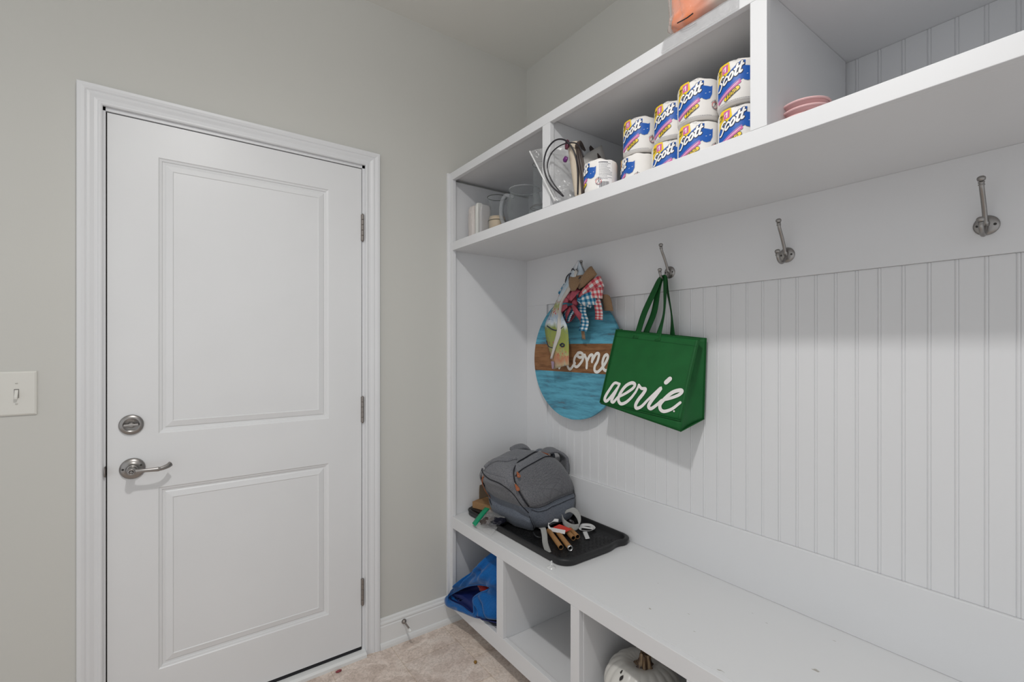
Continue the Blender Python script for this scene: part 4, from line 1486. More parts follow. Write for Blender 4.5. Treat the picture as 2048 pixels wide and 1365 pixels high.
# seams and zips
pkline('front_seam', M_ZIP, [(-140, -2), (-120, -3), (-90, -3), (-60, -3), (-43, -2)], 0.0085, 0.0011)
pkline('front_seam', M_ZIP, [(-140, -5), (-120, -7), (-90, -7), (-60, -7), (-43, -5)], 0.0075, 0.0010)
pkline('zipper', M_ZIP, [(-139, -2), (-138, 10), (-135, 28), (-127, 50), (-110, 64), (-90, 68), (-70, 66), (-52, 52), (-44, 28), (-41, 8), (-40, -2)], 0.006, 0.0026)
pkline('zipper', M_ZIP, [(-130, 34), (-118, 40), (-100, 44), (-80, 44), (-64, 41), (-56, 37)], 0.0195, 0.0022)
pkline('zipper', M_ZIP, [(-150, -8), (-160, 4), (-175, 14), (-195, 26), (-215, 36)], 0.014, 0.0020)
pkline('zipper', M_ZIP, [(-226, 30), (-232, 0), (-230, -40)], 0.010, 0.0024)
pkline('side_pocket_edge', M_ZIP, [(-158, -66), (-152, -40), (-151, -12)], 0.017, 0.0014)
pkline('side_pocket_edge', M_ZIP, [(-207, -6), (-190, -22), (-172, -38), (-158, -50)], 0.021, 0.0022)


def pull(th, ph, off, d_th, d_ph, L=0.028, w=0.0075):
    p = pk(th, ph, off)
    q = pk(th + d_th, ph + d_ph, off + 0.006)
    d = (q - p).normalized()
    nrm = (pk(th, ph, off + 0.02) - p).normalized()
    s = d.cross(nrm).normalized()
    nrm = s.cross(d).normalized()
    mbb = MB()
    poly = []
    for i in range(9):
        a = PI * i / 8
        poly.append((L * 0.72 + w * 1.1 * math.sin(a), w * math.cos(a)))
    poly += [(0.004, -w * 0.45), (0.0, 0.0), (0.004, w * 0.45)]
    mbb.prism(poly, lambda a, c, e: p + d * a + s * c + nrm * (0.004 + e), 0, 0.0022)
    o_ = mbb.build('zipper_pull', M_LEA, pack, bevel=0.0005)
    m2 = MB()
    m2.lathe([(0, 0), (0.0022, 0), (0.0018, 0.0014), (0, 0.002)], p + d * (L * 0.72) + nrm * 0.0062, nrm, 12)
    m2.tube([p - d * 0.005 + nrm * 0.003, p + nrm * 0.004, p + d * 0.005 + nrm * 0.0045], 0.0016, 8)
    m2.build('rivet', M_NICKEL, o_)


pull(-123, 41, 0.020, 0, -10)
pull(-139, 20, 0.008, 0, -10, L=0.034)
# leather tabs at the side loops with small metal rings
for (a, c), (e, f_) in (((-196, 22), (-212, -8)), ((-56, 62), (-40, 44))):
    mbb = MB()
    P = [pk(a + (e - a) * i / 8, c + (f_ - c) * i / 8, 0.013 if a < -100 else 0.007) for i in range(9)]
    mbb.tube(P, 0.0048, 8, flat=0.25)
    mbb.build('leather_tab', M_LEA, pack, smooth=True)
    for q in (P[0], P[-1]):
        mbb = MB()
        mbb.lathe([(0.0038 + 0.0013 * math.cos(k * PI / 4), 0.0013 * math.sin(k * PI / 4)) for k in range(9)], q + Vector((-0.003, -0.003, 0.003)), (-1, -1, 0.6), 14)
        mbb.build('metal_ring', M_NICKEL, pack, smooth=True)
# side web loop, grab handle and padded shoulder straps behind
pw = lambda th, ph, off: pk(th, ph, off)
strap('side_loop', [pw(-222, 34, 0.004), pw(-226, 24, 0.010), pw(-228, 6, 0.013), pw(-224, -10, 0.010), pw(-214, -18, 0.010)], 0.020, M_PACK, pack, Vector((0.3, 0.9, 0.2)).normalized(), 0.003)
pkline('grab_handle', M_PACK, [(-212, 44), (-206, 58), (-196, 68), (-178, 76), (-140, 82), (-105, 80)], 0.004, 0.0085)
strap('shoulder_strap', [pw(80, 60, 0.0), pw(55, 55, 0.016), pw(30, 44, 0.030), pw(18, 28, 0.028), pw(16, 10, 0.010)], 0.045, M_PACK, pack, Vector((0.2, 0.9, 0.3)).normalized(), 0.010)
strap('shoulder_strap', [(-0.115, -0.255, 0.775), (-0.094, -0.280, 0.806), (-0.062, -0.300, 0.810), (-0.036, -0.318, 0.790), (-0.027, -0.325, 0.765), (-0.032, -0.325, 0.700)], 0.060, M_PACK, pack, Vector((0.15, 0.98, 0.1)).normalized(), 0.012)
strap('shoulder_strap', [(-0.125, -0.215, 0.770), (-0.090, -0.225, 0.794), (-0.055, -0.230, 0.790), (-0.032, -0.235, 0.780), (-0.030, -0.240, 0.720)], 0.050, M_PACK2, pack, Vector((0.15, 0.98, 0.1)).normalized(), 0.010)

# ================================================================ THINGS ON THE TRAY
M_TUBE = mat('tan_cardboard_tube', (0.30, 0.155, 0.060), 0.6, spec=0.3, var=0.08, vscale=60)
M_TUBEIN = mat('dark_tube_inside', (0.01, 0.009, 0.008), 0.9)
M_SILV = mat('silver_ring', (0.62, 0.62, 0.62), 0.3, metal=0.8)


def tubeobj(p, q, r, label, ring=False):
    p, q = Vector(p), Vector(q)
    d = (q - p)
    L = d.length
    t = thing('cardboard_tube', tuple(p), label, 'tube', 'tan tubes on the boot tray')
    b = MB()
    Lt = L - (0.011 if ring else 0.0)
    b.lathe([(r, 0.0), (r, Lt), (r * 0.86, Lt), (r * 0.86, Lt - 0.03)], p, d, 24)
    b.build('tube_wall', M_TUBE, t, smooth=True)
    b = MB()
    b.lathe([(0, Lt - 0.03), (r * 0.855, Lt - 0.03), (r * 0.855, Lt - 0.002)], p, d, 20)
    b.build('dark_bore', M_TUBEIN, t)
    if ring:
        b = MB()
        b.lathe([(r * 1.01, Lt), (r * 1.03, Lt + 0.001), (r * 1.03, L), (r * 0.8, L), (r * 0.78, Lt - 0.004)], p, d, 24)
        b.build('metal_ring', M_SILV, t, smooth=True)


RT = 0.0098
Z0 = TZ + RT
tubeobj((-0.235, -0.455, Z0), (-0.305, -0.610, Z0), RT, 'tan tube without a ring lying left of the silver-ringed tube')
tubeobj((-0.205, -0.465, Z0), (-0.283, -0.640, Z0), RT, 'tan tube with a silver ring at its open end', True)
tubeobj((-0.172, -0.490, Z0), (-0.206, -0.575, Z0), RT, 'short tan tube end poking from the white wrapper, in front')
tubeobj((-0.150, -0.492, Z0), (-0.184, -0.577, Z0 + 0.001), RT * 0.95, 'short tan tube end touching the wrapped tube, behind it')
# white and red folded packet over the tubes
t = thing('folded_packet', (-0.185, -0.47, TZ + 0.02), 'white and red folded paper packet leaning over the tan tubes', 'packet')
strap('white_side', [(-0.232, -0.475, TZ + 0.012), (-0.236, -0.452, TZ + 0.032), (-0.205, -0.445, TZ + 0.042), (-0.180, -0.455, TZ + 0.040)], 0.012, mat('white_paper', (0.72, 0.72, 0.72), 0.6), t, Vector((0.3, 0.2, 0.9)).normalized(), 0.001)
b = MB()
b.grid(lambda u, v: Vector((-0.226, -0.472, TZ + 0.026)).lerp(Vector((-0.214, -0.535, TZ + 0.0225)), u) + Vector((0.028, -0.010, 0.010)) * v, 6, 4)
b.build('red_panel', mat('red_paper', (0.55, 0.05, 0.035), 0.5), t, solid=0.001)
b = MB()
b.grid(lambda u, v: Vector((-0.238, -0.470, TZ + 0.012)).lerp(Vector((-0.226, -0.545, TZ + 0.0215)), u) + Vector((0.006, 0.002, 0.014)) * v, 6, 4)
b.build('white_flap', bpy.data.materials['white_paper'], t, solid=0.001)
# grey webbing tail hanging from the backpack
M_WEB = cloth_mat('light_grey_webbing', (0.27, 0.27, 0.26), (0.38, 0.38, 0.37), 900, 0.4)
strap('webbing_tail', [(-0.275, -0.455, TZ + 0.030), (-0.285, -0.478, TZ + 0.036), (-0.300, -0.505, TZ + 0.022), (-0.325, -0.540, TZ + 0.006), (-0.365, -0.605, TZ + 0.0035)], 0.023, M_WEB, pack,
      Vector((0.93, -0.35, 0.05)).normalized(), 0.0016)
b = MB()
b.tube(smoothpts([(-0.300, -0.440, TZ + 0.010), (-0.315, -0.455, TZ + 0.018), (-0.320, -0.480, TZ + 0.012), (-0.300, -0.492, TZ + 0.010), (-0.290, -0.470, TZ + 0.022)], 6), 0.0032, 8)
b.build('strap_buckle', mat('black_buckle_plastic', (0.015, 0.016, 0.018), 0.35), pack, smooth=True)
# grey folded strap, back right
t = thing('grey_strap', (-0.11, -0.49, TZ), 'light grey folded webbing strap beside the white ribbon coil on the tray', 'strap')
strap('strap_loop', [(-0.130, -0.440, TZ + 0.060), (-0.105, -0.462, TZ + 0.072), (-0.095, -0.490, TZ + 0.050), (-0.110, -0.510, TZ + 0.020), (-0.145, -0.505, TZ + 0.018), (-0.168, -0.480, TZ + 0.035), (-0.160, -0.455, TZ + 0.050)], 0.026, M_WEB, t,
      [(0.4, -0.3, 0.8), (0.7, -0.2, 0.7), (0.7, 0, 0.7), (0.6, 0.2, 0.7), (0.3, 0.2, 0.9), (0.1, 0, 1), (0, 0, 1)], 0.0015)
b = MB()
b.tube(smoothpts([(-0.130, -0.468, TZ + 0.034), (-0.124, -0.482, TZ + 0.028), (-0.132, -0.494, TZ + 0.022)], 5), 0.007, 10)
b.build('strap_clip', mat('dark_clip_plastic', (0.03, 0.025, 0.03), 0.3), t, smooth=True)
# white ribbon coil with a tail
t = thing('white_ribbon', (-0.075, -0.52, TZ), 'white ribbon lying in loops with a short tail on the boot tray', 'ribbon')
Mw = mat('white_satin', (0.60, 0.60, 0.60), 0.5)
strap('ribbon_loop', [(-0.105, -0.510, TZ + 0.004), (-0.078, -0.495, TZ + 0.009), (-0.052, -0.515, TZ + 0.010), (-0.062, -0.550, TZ + 0.009), (-0.098, -0.556, TZ + 0.008), (-0.118, -0.530, TZ + 0.007), (-0.105, -0.508, TZ + 0.008)], 0.014, Mw, t,
      [(0.1, 0.6, 0.8), (0, 1, 0.6), (1, 0.3, 0.6), (0.6, -0.8, 0.6), (-0.3, -1, 0.6), (-1, 0, 0.6), (-0.2, 1, 0.6)], 0.0012)
strap('ribbon_loop', [(-0.098, -0.512, TZ + 0.012), (-0.088, -0.530, TZ + 0.012), (-0.070, -0.552, TZ + 0.011)], 0.010, Mw, t, Vector((0.8, 0.5, 0.3)).normalized(), 0.0012)
strap('ribbon_tail', [(-0.112, -0.545, TZ + 0.006), (-0.128, -0.568, TZ + 0.004), (-0.150, -0.600, TZ + 0.0025)], 0.018, Mw, t, Vector((0.8, -0.5, 0.1)).normalized(), 0.001)

# boxes at the tray's far left end
M_CARD = mat('kraft_cardboard', (0.30, 0.175, 0.085), 0.8, spec=0.2, var=0.05, vscale=30)


def obox(name, c, size, yaw, m, label, cat, bev=0.001, tilt=0.0):
    t = bpy.data.objects.new(name, None)
    bb = MB()
    sx, sy, sz = size[0] / 2, size[1] / 2, size[2]
    Rm = Matrix.Rotation(R(yaw), 3, 'Z') @ Matrix.Rotation(R(tilt), 3, 'X')
    vs_ = [Vector(c) + Rm @ Vector(p) for p in ((-sx, -sy, 0), (sx, -sy, 0), (sx, sy, 0), (-sx, sy, 0), (-sx, -sy, sz), (sx, -sy, sz), (sx, sy, sz), (-sx, sy, sz))]
    bb.add(vs_, [(3, 2, 1, 0), (4, 5, 6, 7), (0, 1, 5, 4), (1, 2, 6, 5), (2, 3, 7, 6), (3, 0, 4, 7)])
    bpy.data.objects.remove(t)
    o_ = bb.build(name, m, None, bevel=bev)
    return tag(o_, label, cat)


obox('black_case', (-0.325, -0.100, TZ), (0.10, 0.125, 0.022), 10, mat('black_case_plastic', (0.012, 0.011, 0.011), 0.5), 'flat black case under the small kraft box', 'case', 0.003)
kb = obox('kraft_box', (-0.305, -0.098, TZ + 0.0225), (0.095, 0.120, 0.030), 20, M_CARD, 'small tan kraft box beside the backpack, on the black case', 'box')
kb2 = MB()
kb2.grid(lambda u, v: Vector((-0.330 + 0.075 * u, -0.055 + 0.02 * u, TZ + 0.055)) + Vector((0.004, 0.012, 0.062)) * v + Vector((0.012, 0, 0)) * (v * v * (0.5 - u)), 8, 6)
M_CARDD = mat('brown_cardboard', (0.17, 0.125, 0.085), 0.85)
o_ = kb2.build('cardboard_flap', M_CARDD, None, solid=0.002)
tag(o_, 'brown grey cardboard piece standing behind the small kraft box', 'cardboard')

# ziploc bag
zb = thing('zip_bag', (-0.385, -0.235, ZSEAT), 'clear zip bag with a green seal holding dark items beside the backpack', 'plastic bag')
M_FILM = film('clear_film', (0.60, 0.60, 0.60), 0.07, 0.55)
ZBa, ZBb = Vector((-0.458, -0.225, ZSEAT + 0.012)), Vector((-0.318, -0.140, ZSEAT + 0.046))
ZBc, ZBd = Vector((-0.448, -0.335, ZSEAT + 0.004)), Vector((-0.325, -0.270, ZSEAT + 0.040))


def zf(u, v, s):
    p = ZBa.lerp(ZBb, u).lerp(ZBc.lerp(ZBd, u), v)
    k = math.sin(PI * min(1, max(0, u))) * math.sin(PI * v)
    w = noise.noise(Vector((u * 6, v * 6, s))) * 0.008
    p = p + Vector((-0.2, -0.15, 1)) * ((0.020 if s > 0 else -0.006) * k + w * k)
    p.z = max(p.z, ZSEAT + 0.0008)
    return p


b = MB()
b.grid(lambda u, v: zf(u, v, 1), 22, 18)
b.grid(lambda u, v: zf(u, v, -1), 22, 18)
b.build('bag_film', M_FILM, zb, smooth=True)
b = MB()
zdir = (ZBb - ZBa).normalized()
wd_ = Vector((0.25, -0.75, -0.15)).normalized()
b.grid(lambda u, v: ZBa.lerp(ZBb, u * 1.0) + Vector((0.004, 0.030, 0.003)) * (1 - v) + Vector((0, 0, 0.004 * math.sin(PI * u))) + Vector((0.006, -0.012, 0)) * v * 0.2, 16, 3)
b.build('green_seal', mat('green_zip_seal', (0.0, 0.28, 0.13), 0.35), zb, smooth=True, solid=0.0018)
b = MB()


def blob(mb, c, r, sc=(1, 1, 1), amp=0.3, seed=0, n=16, freq=None, mi=0):
    c = Vector(c)

    def f_(u, v):
        t, p = 2 * PI * u, PI * (v - 0.5)
        d = Vector((math.cos(t) * math.cos(p), math.sin(t) * math.cos(p), math.sin(p)))
        k = 1 + amp * noise.noise(d * (freq or 2.2) + Vector((seed, seed * 2, 0)))
        return c + Vector((d.x * sc[0], d.y * sc[1], d.z * sc[2])) * (r * k)
    mb.grid(f_, n * 2, n, mi)


blob(b, (-0.372, -0.276, ZSEAT + 0.027), 0.036, (1.1, 0.62, 0.50), 0.35, 3)
tag(b.build('dark_sachet', mat('black_gloss_plastic', (0.012, 0.012, 0.02), 0.18), None, smooth=True), 'glossy black item showing through the clear zip bag, right part', 'sachet')
b = MB()
blob(b, (-0.398, -0.238, ZSEAT + 0.026), 0.030, (1.2, 0.8, 0.50), 0.45, 9, freq=3)
tag(b.build('brown_sachet', mat('brown_contents', (0.06, 0.045, 0.04), 0.35), None, smooth=True), 'dull brown bits inside the clear zip bag, left part', 'sachet')

# suction cup in front of the tray
sc_ = thing('suction_cup', (-0.388, -0.776, ZSEAT), 'small clear suction cup on the bench in front of the boot tray corner', 'suction cup')
sc_.location = (-0.4225, -0.690, ZSEAT)
SCP = (-0.4225, -0.690, ZSEAT + 0.0004)
M_CLR = film('clear_rubber', (0.85, 0.85, 0.84), 0.35, 0.95, 0.08)
b = MB()
b.lathe([(0.0165, 0.0), (0.0160, 0.0012), (0.0115, 0.0035), (0.0060, 0.0060), (0.0045, 0.0090), (0.0048, 0.012)], SCP, seg=28)
b.build('cup', M_CLR, sc_, smooth=True)
b = MB()
b.lathe([(0.0048, 0.012), (0.0030, 0.0135), (0.0028, 0.019), (0.0040, 0.0215), (0.0028, 0.024), (0, 0.0245)], SCP, seg=16)
b.build('cup_stem', M_CLR, sc_, smooth=True)

# ================================================================ LOWER CUBBIES
ZC = ZRT - 0.006 + 0.0004
M_BLUEF = cloth_mat('bright_blue_nylon', (0.002, 0.080, 0.275), (0.003, 0.105, 0.345), 250, 0.3, 0.42)
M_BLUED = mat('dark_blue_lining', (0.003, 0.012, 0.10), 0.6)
bb_ = thing('drawstring_bag', (-0.40, -0.2, ZC), 'bright blue crumpled fabric bag stuffed into the lower left cubby, mouth hanging over the rail', 'bag')
# outline of the crumpled bag and of its mouth on the cubby front: (x, y, z)
OUTL = [(-0.400, -0.419, 0.343), (-0.395, -0.419, 0.420), (-0.375, -0.375, 0.446), (-0.400, -0.300, 0.428), (-0.415, -0.220, 0.352), (-0.430, -0.156, 0.284), (-0.458, -0.090, 0.205),
        (-0.478, -0.040, 0.152), (-0.488, -0.006, 0.122), (-0.488, -0.012, 0.096), (-0.482, -0.055, 0.090), (-0.474, -0.125, 0.105), (-0.471, -0.205, 0.122), (-0.470, -0.262, 0.138),
        (-0.462, -0.312, 0.158), (-0.440, -0.365, 0.170), (-0.415, -0.419, 0.200)]
INL = [(-0.440, -0.322, 0.290), (-0.452, -0.247, 0.272), (-0.462, -0.169, 0.236), (-0.472, -0.102, 0.192), (-0.482, -0.040, 0.146), (-0.486, -0.040, 0.128), (-0.488, -0.085, 0.134),
       (-0.486, -0.163, 0.149), (-0.482, -0.217, 0.148), (-0.478, -0.250, 0.156), (-0.476, -0.246, 0.189), (-0.472, -0.236, 0.212), (-0.462, -0.270, 0.246), (-0.450, -0.312, 0.274)]


def closed(P, n_):
    Q = smoothpts([P[-1]] + P + [P[0], P[1]], 8)[8:-8]
    L_ = [0.0]
    for a_, b__ in zip(Q, Q[1:]):
        L_.append(L_[-1] + (b__ - a_).length)
    out_ = []
    k_ = 0
    for i_ in range(n_):
        t_ = L_[-1] * i_ / n_
        while L_[k_ + 1] < t_:
            k_ += 1
        f_ = (t_ - L_[k_]) / max(1e-9, L_[k_ + 1] - L_[k_])
        out_.append(Q[k_].lerp(Q[k_ + 1], f_))
    return out_


NB = 120
RO, RI = closed(OUTL, NB), closed(INL, NB)
vs_, fs_ = [], []
NT = 26
for j_ in range(NT + 1):
    t_ = j_ / NT
    for i_ in range(NB):
        p_ = RI[i_].lerp(RO[i_], t_)
        a_ = 2 * PI * i_ / NB
        env = math.sin(PI * min(1, t_ * 1.02)) ** 0.7
        hang = max(0.0, min(1.0, (0.17 - p_.z) / 0.05))
        wd_t = (RO[i_] - RI[i_]).length
        bul = (0.10 * wd_t + 0.006) * env
        fold = env * min(1.0, wd_t / 0.10) * (0.036 * noise.noise(Vector((p_.y * 12, p_.z * 10, 1.3))) + 0.014 * noise.noise(Vector((p_.y * 30, p_.z * 26, 3.3))) + 0.012 * math.sin(9 * a_ + 4 * t_ + 5 * noise.noise(Vector((p_.y * 6, p_.z * 6, 0)))) )
        p_ = p_ + Vector((-bul - fold * (1 - 0.7 * hang), 0, 0))
        if p_.y < -0.397 and p_.x < XB + 0.002:
            p_.x = XB + 0.002
        if p_.z < ZRT + 0.012 and p_.x > XU - 0.003:
            p_.x = XU - 0.003
        vs_.append(p_)
for r_ in (0, 1, 2):      # back rings close the bag behind the lip
    for i_ in range(NB):
        q_ = RO[i_]
        if r_ == 0:
            p_ = Vector((XU - 0.003 if q_.z < ZRT + 0.012 else q_.x + 0.006, min(q_.y, -0.045), max(q_.z, ZRT + 0.004)))
        elif r_ == 1:
            c_ = Vector((-0.33, -0.24, 0.27))
            p_ = Vector((-0.38, c_.y + (q_.y - c_.y) * 0.8, max(ZRT + 0.004, c_.z + (q_.z - c_.z) * 0.85)))
        else:
            c_ = Vector((-0.20, -0.24, 0.26))
            p_ = Vector((-0.20, c_.y + (q_.y - c_.y) * 0.45, c_.z + (q_.z - c_.z) * 0.4))
        vs_.append(p_)
RW = NT + 4
for j_ in range(RW - 1):
    for i_ in range(NB):
        k_ = (i_ + 1) % NB
        fs_.append((j_ * NB + i_, j_ * NB + k_, (j_ + 1) * NB + k_, (j_ + 1) * NB + i_))
fs_.append(tuple((RW - 1) * NB + i_ for i_ in range(NB)))
b = MB()
b.add(vs_, fs_)
b.build('bag_fabric', M_BLUEF, bb_, smooth=True)
b = MB()
b.tube([RI[i_ % NB] + Vector((-0.001, 0, 0)) for i_ in range(NB + 1)], 0.0042, 8, caps=False)
b.build('mouth_hem', M_BLUEF, bb_, smooth=True)
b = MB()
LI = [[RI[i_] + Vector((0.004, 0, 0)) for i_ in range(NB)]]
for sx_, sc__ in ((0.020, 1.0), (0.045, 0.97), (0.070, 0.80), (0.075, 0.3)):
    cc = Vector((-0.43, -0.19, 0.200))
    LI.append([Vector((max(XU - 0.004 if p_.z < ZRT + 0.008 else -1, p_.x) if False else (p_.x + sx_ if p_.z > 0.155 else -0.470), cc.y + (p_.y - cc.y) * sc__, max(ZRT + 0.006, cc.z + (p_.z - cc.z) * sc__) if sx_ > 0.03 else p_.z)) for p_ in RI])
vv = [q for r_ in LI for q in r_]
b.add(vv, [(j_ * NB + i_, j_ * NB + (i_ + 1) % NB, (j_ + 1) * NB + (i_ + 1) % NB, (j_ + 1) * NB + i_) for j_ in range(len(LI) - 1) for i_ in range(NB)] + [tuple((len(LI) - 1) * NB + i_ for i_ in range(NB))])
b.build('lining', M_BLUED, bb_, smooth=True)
strap('draw_cord', [(-0.476, -0.262, 0.150), (-0.478, -0.290, 0.158), (-0.474, -0.320, 0.162), (-0.462, -0.350, 0.166), (-0.450, -0.385, 0.172)], 0.004, M_BLUED, bb_, Vector((0, 0, 1)), 0.003)
b = MB()
blob(b, (-0.436, -0.268, 0.262), 0.040, (0.55, 1.0, 0.5), 0.25, 5)
tag(b.build('red_garment', cloth_mat('dark_red_fabric', (0.14, 0.008, 0.008), (0.22, 0.012, 0.012), 300), None, smooth=True), 'dark red cloth showing inside the blue fabric bag', 'cloth')
hat = thing('flat_cap', (-0.36, -0.34, ZC), 'dark brimmed round item under the blue bag on the cubby floor', 'hat')
b = MB()
b.lathe([(0, 0.010), (0.070, 0.010), (0.072, 0.004), (0.069, 0.0), (0, 0.0)], (-0.368, -0.335, ZC), seg=36)
b.build('brim', mat('navy_brim', (0.02, 0.025, 0.05), 0.6), hat, smooth=False, bevel=0.001)

# pumpkin
pmp = thing('white_pumpkin', (-0.27, -1.00, ZC), 'white decorative pumpkin with brown stem and black leaf marks in the lower cubby', 'pumpkin')
PCX, PCY = -0.325, -1.012
PR_, PHH = 0.118, 0.092


def pumpf(a, r, h):
    k = 1 + 0.045 * abs(math.cos(9 * a)) - 0.04
    return r * k, h


b = MB()
prof_ = []
for i in range(41):
    t = PI * i / 40
    rr_ = PR_ * (math.sin(t) ** 0.82)
    zz = PHH - PHH * math.cos(t) - 0.022 * math.exp(-((PI - t) / 0.32) ** 2)
    prof_.append((max(rr_, 0.0), zz))
b.lathe(prof_, (PCX, PCY, ZC), seg=144, fn=pumpf)
b.build('pumpkin_body', mat('ivory_pumpkin_gloss', (0.62, 0.605, 0.57), 0.32, spec=0.5), pmp, smooth=True)
b = MB()
prs = [(0.036, 0.152), (0.035, 0.160), (0.028, 0.167), (0.020, 0.176), (0.0165, 0.190), (0.0155, 0.204), (0.0150, 0.210), (0.010, 0.2125), (0, 0.2125)]


def stemf(a, r, h):
    k = 1 + 0.22 * math.cos(6 * a + 8 * (h - 0.16) / 0.05 * 0.25) * min(1, r / 0.012)
    return r * k, h


b.lathe(prs, (PCX, PCY, ZC), (-0.05, -0.10, 1), 60, fn=stemf)
M_STEM = mat('bronze_brown_stem', (0.10, 0.055, 0.028), 0.38, spec=0.5)
nt_, bs_ = nodes_of(M_STEM)
tc_ = nt_.nodes.new('ShaderNodeTexCoord')
mp_ = nt_.nodes.new('ShaderNodeMapping'); mp_.inputs['Scale'].default_value = (160, 160, 12)
nz_ = nt_.nodes.new('ShaderNodeTexNoise'); nz_.inputs['Scale'].default_value = 1.0
rp_ = ramp(nt_, [(0.40, (0.035, 0.015, 0.010)), (0.55, (0.14, 0.085, 0.045)), (0.66, (0.30, 0.21, 0.12))])
nt_.links.new(tc_.outputs['Object'], mp_.inputs['Vector']); nt_.links.new(mp_.outputs['Vector'], nz_.inputs['Vector'])
nt_.links.new(nz_.outputs['Fac'], rp_.inputs['Fac']); nt_.links.new(rp_.outputs['Color'], bs_.inputs['Base Color'])
b.build('stem', M_STEM, pmp, smooth=True)
b = MB()


def ps(a, t):
    rr_ = PR_ * (math.sin(t) ** 0.82)
    zz = PHH - PHH * math.cos(t)
    k, _ = pumpf(a, 1, 0)
    v = Vector((math.cos(a) * rr_ * k, math.sin(a) * rr_ * k, zz - PHH))
    return Vector((PCX, PCY, ZC + PHH)) + v * 1.004 + v.normalized() * 0.0003


b2 = MB()
for a0, t0, L, sl in ((-2.62, 2.16, 0.20, 0.2), (-2.50, 2.20, 0.22, -0.1), (-2.42, 2.16, 0.20, -0.3), (-2.28, 2.12, 0.16, -0.2), (-3.20, 2.20, 0.20, 0.2), (-3.34, 2.30, 0.20, 0.1),
                      (-1.92, 2.10, 0.30, 0.25), (-1.80, 2.08, 0.30, 0.35), (-1.70, 2.02, 0.24, 0.3)):
    n_ = 8
    vs_ = []
    for i in range(n_ + 1):
        s_ = i / n_
        w_ = 0.055 * math.sin(PI * s_) + 0.003
        t = t0 - L * s_ * -1
        a = a0 + sl * s_ * L
        vs_ += [ps(a - w_, t), ps(a + w_, t)]
    b2.add(vs_, [(2 * i, 2 * i + 1, 2 * i + 3, 2 * i + 2) for i in range(n_)])
b2.build('black_leaf_marks', mat('black_leaf_paint', (0.02, 0.016, 0.016), 0.5), pmp, smooth=True)

# floor bits
b = MB(); blob(b, (-0.518, -0.326, 0.0065), 0.0065, (0.9, 1.0, 0.95), 0.4, 2, n=10)
tag(b.build('crumb', mat('amber_crumb', (0.25, 0.13, 0.02), 0.6), None, smooth=True), 'small amber brown crumb on the tiled floor', 'crumb')
b = MB(); blob(b, (-0.985, -0.047, 0.0030), 0.009, (1.3, 0.7, 0.32), 0.4, 5, n=10)
tag(b.build('red_scrap', mat('red_scrap_paper', (0.25, 0.05, 0.06), 0.7), None, smooth=True), 'tiny dark red scrap at the foot of the door threshold', 'scrap')

# ================================================================ UPPER LEFT CUBBY
ZU = ZS + 0.0005
M_GLASS = film('clear_glass', (0.30, 0.33, 0.34), 0.05, 0.70, 0.03)
M_GLASSR = film('glass_rim', (0.45, 0.47, 0.49), 0.30, 0.9, 0.05)
M_PEARL = mat('pearl_textured_white', (0.62, 0.57, 0.54), 0.28, spec=0.7, bump=1.0, bscale=120)


def roundbox(name, cx, cy, sx, sy, sz, m, label, cat, bumpy=0.004, seed=1, group=None):
    bbx = MB()

    def f_(u, v):
        t = 2 * PI * u
        p = PI * (v - 0.5)
        cp, sp_ = spow(math.cos(p), 0.35), spow(math.sin(p), 0.35)
        x, y, z = cp * spow(math.cos(t), 0.5), cp * spow(math.sin(t), 0.5), sp_
        n_ = 1 + bumpy / max(sx, 0.02) * noise.noise(Vector((x * 4 + seed, y * 4, z * 4)))
        return Vector((cx + x * sx * n_, cy + y * sy * n_, ZU + sz + z * sz))
    bbx.grid(f_, 48, 32)
    return tag(bbx.build(name, m, None, smooth=True, weld=True), label, cat, group)


roundbox('textured_vase', -0.360, -0.080, 0.036, 0.026, 0.086, M_PEARL, 'pearly white textured upright vase nearest the side panel in the top left cubby', 'vase')
roundbox('white_plaque', -0.378, -0.134, 0.020, 0.0100, 0.086, mat('glossy_white_ceramic', (0.66, 0.66, 0.63), 0.25, spec=0.6), 'slim glossy white upright ceramic piece right of the textured vase', 'ceramic', 0.001, 4)
roundbox('grey_plaque', -0.362, -0.157, 0.030, 0.0110, 0.080, mat('grey_pearl_ceramic', (0.46, 0.45, 0.45), 0.3, spec=0.6, bump=0.4, bscale=80), 'slim grey pearly upright piece beside the glass candle holder', 'ceramic', 0.002, 8)
# hourglass glass candle holder with cream wax
cd = thing('candle_holder', (-0.33, -0.205, ZU), 'waisted clear glass candle holder with cream wax and dark rim', 'candle holder')
CO = (-0.325, -0.200, ZU)
b = MB()
b.lathe([(0.040, 0.0), (0.041, 0.075), (0.038, 0.095), (0.032, 0.115), (0.029, 0.130), (0.032, 0.148), (0.041, 0.172), (0.044, 0.190)], CO, seg=36)
b.build('glass_body', M_GLASS, cd, smooth=True)
b = MB()
b.lathe([(0, 0.002), (0.037, 0.002), (0.0385, 0.078), (0.036, 0.100), (0, 0.100)], CO, seg=36)
b.build('candle_wax', mat('cream_wax', (0.62, 0.50, 0.36), 0.5), cd, smooth=True)
b = MB()
for zz, rr_, w_ in ((0.190, 0.044, 0.0016), (0.082, 0.0405, 0.0010)):
    b.lathe([(rr_ + w_ * math.cos(k * PI / 4), zz + w_ * math.sin(k * PI / 4)) for k in range(9)], CO, seg=36)
b.build('dark_rim', mat('dark_green_rim', (0.05, 0.06, 0.05), 0.4), cd, smooth=True)
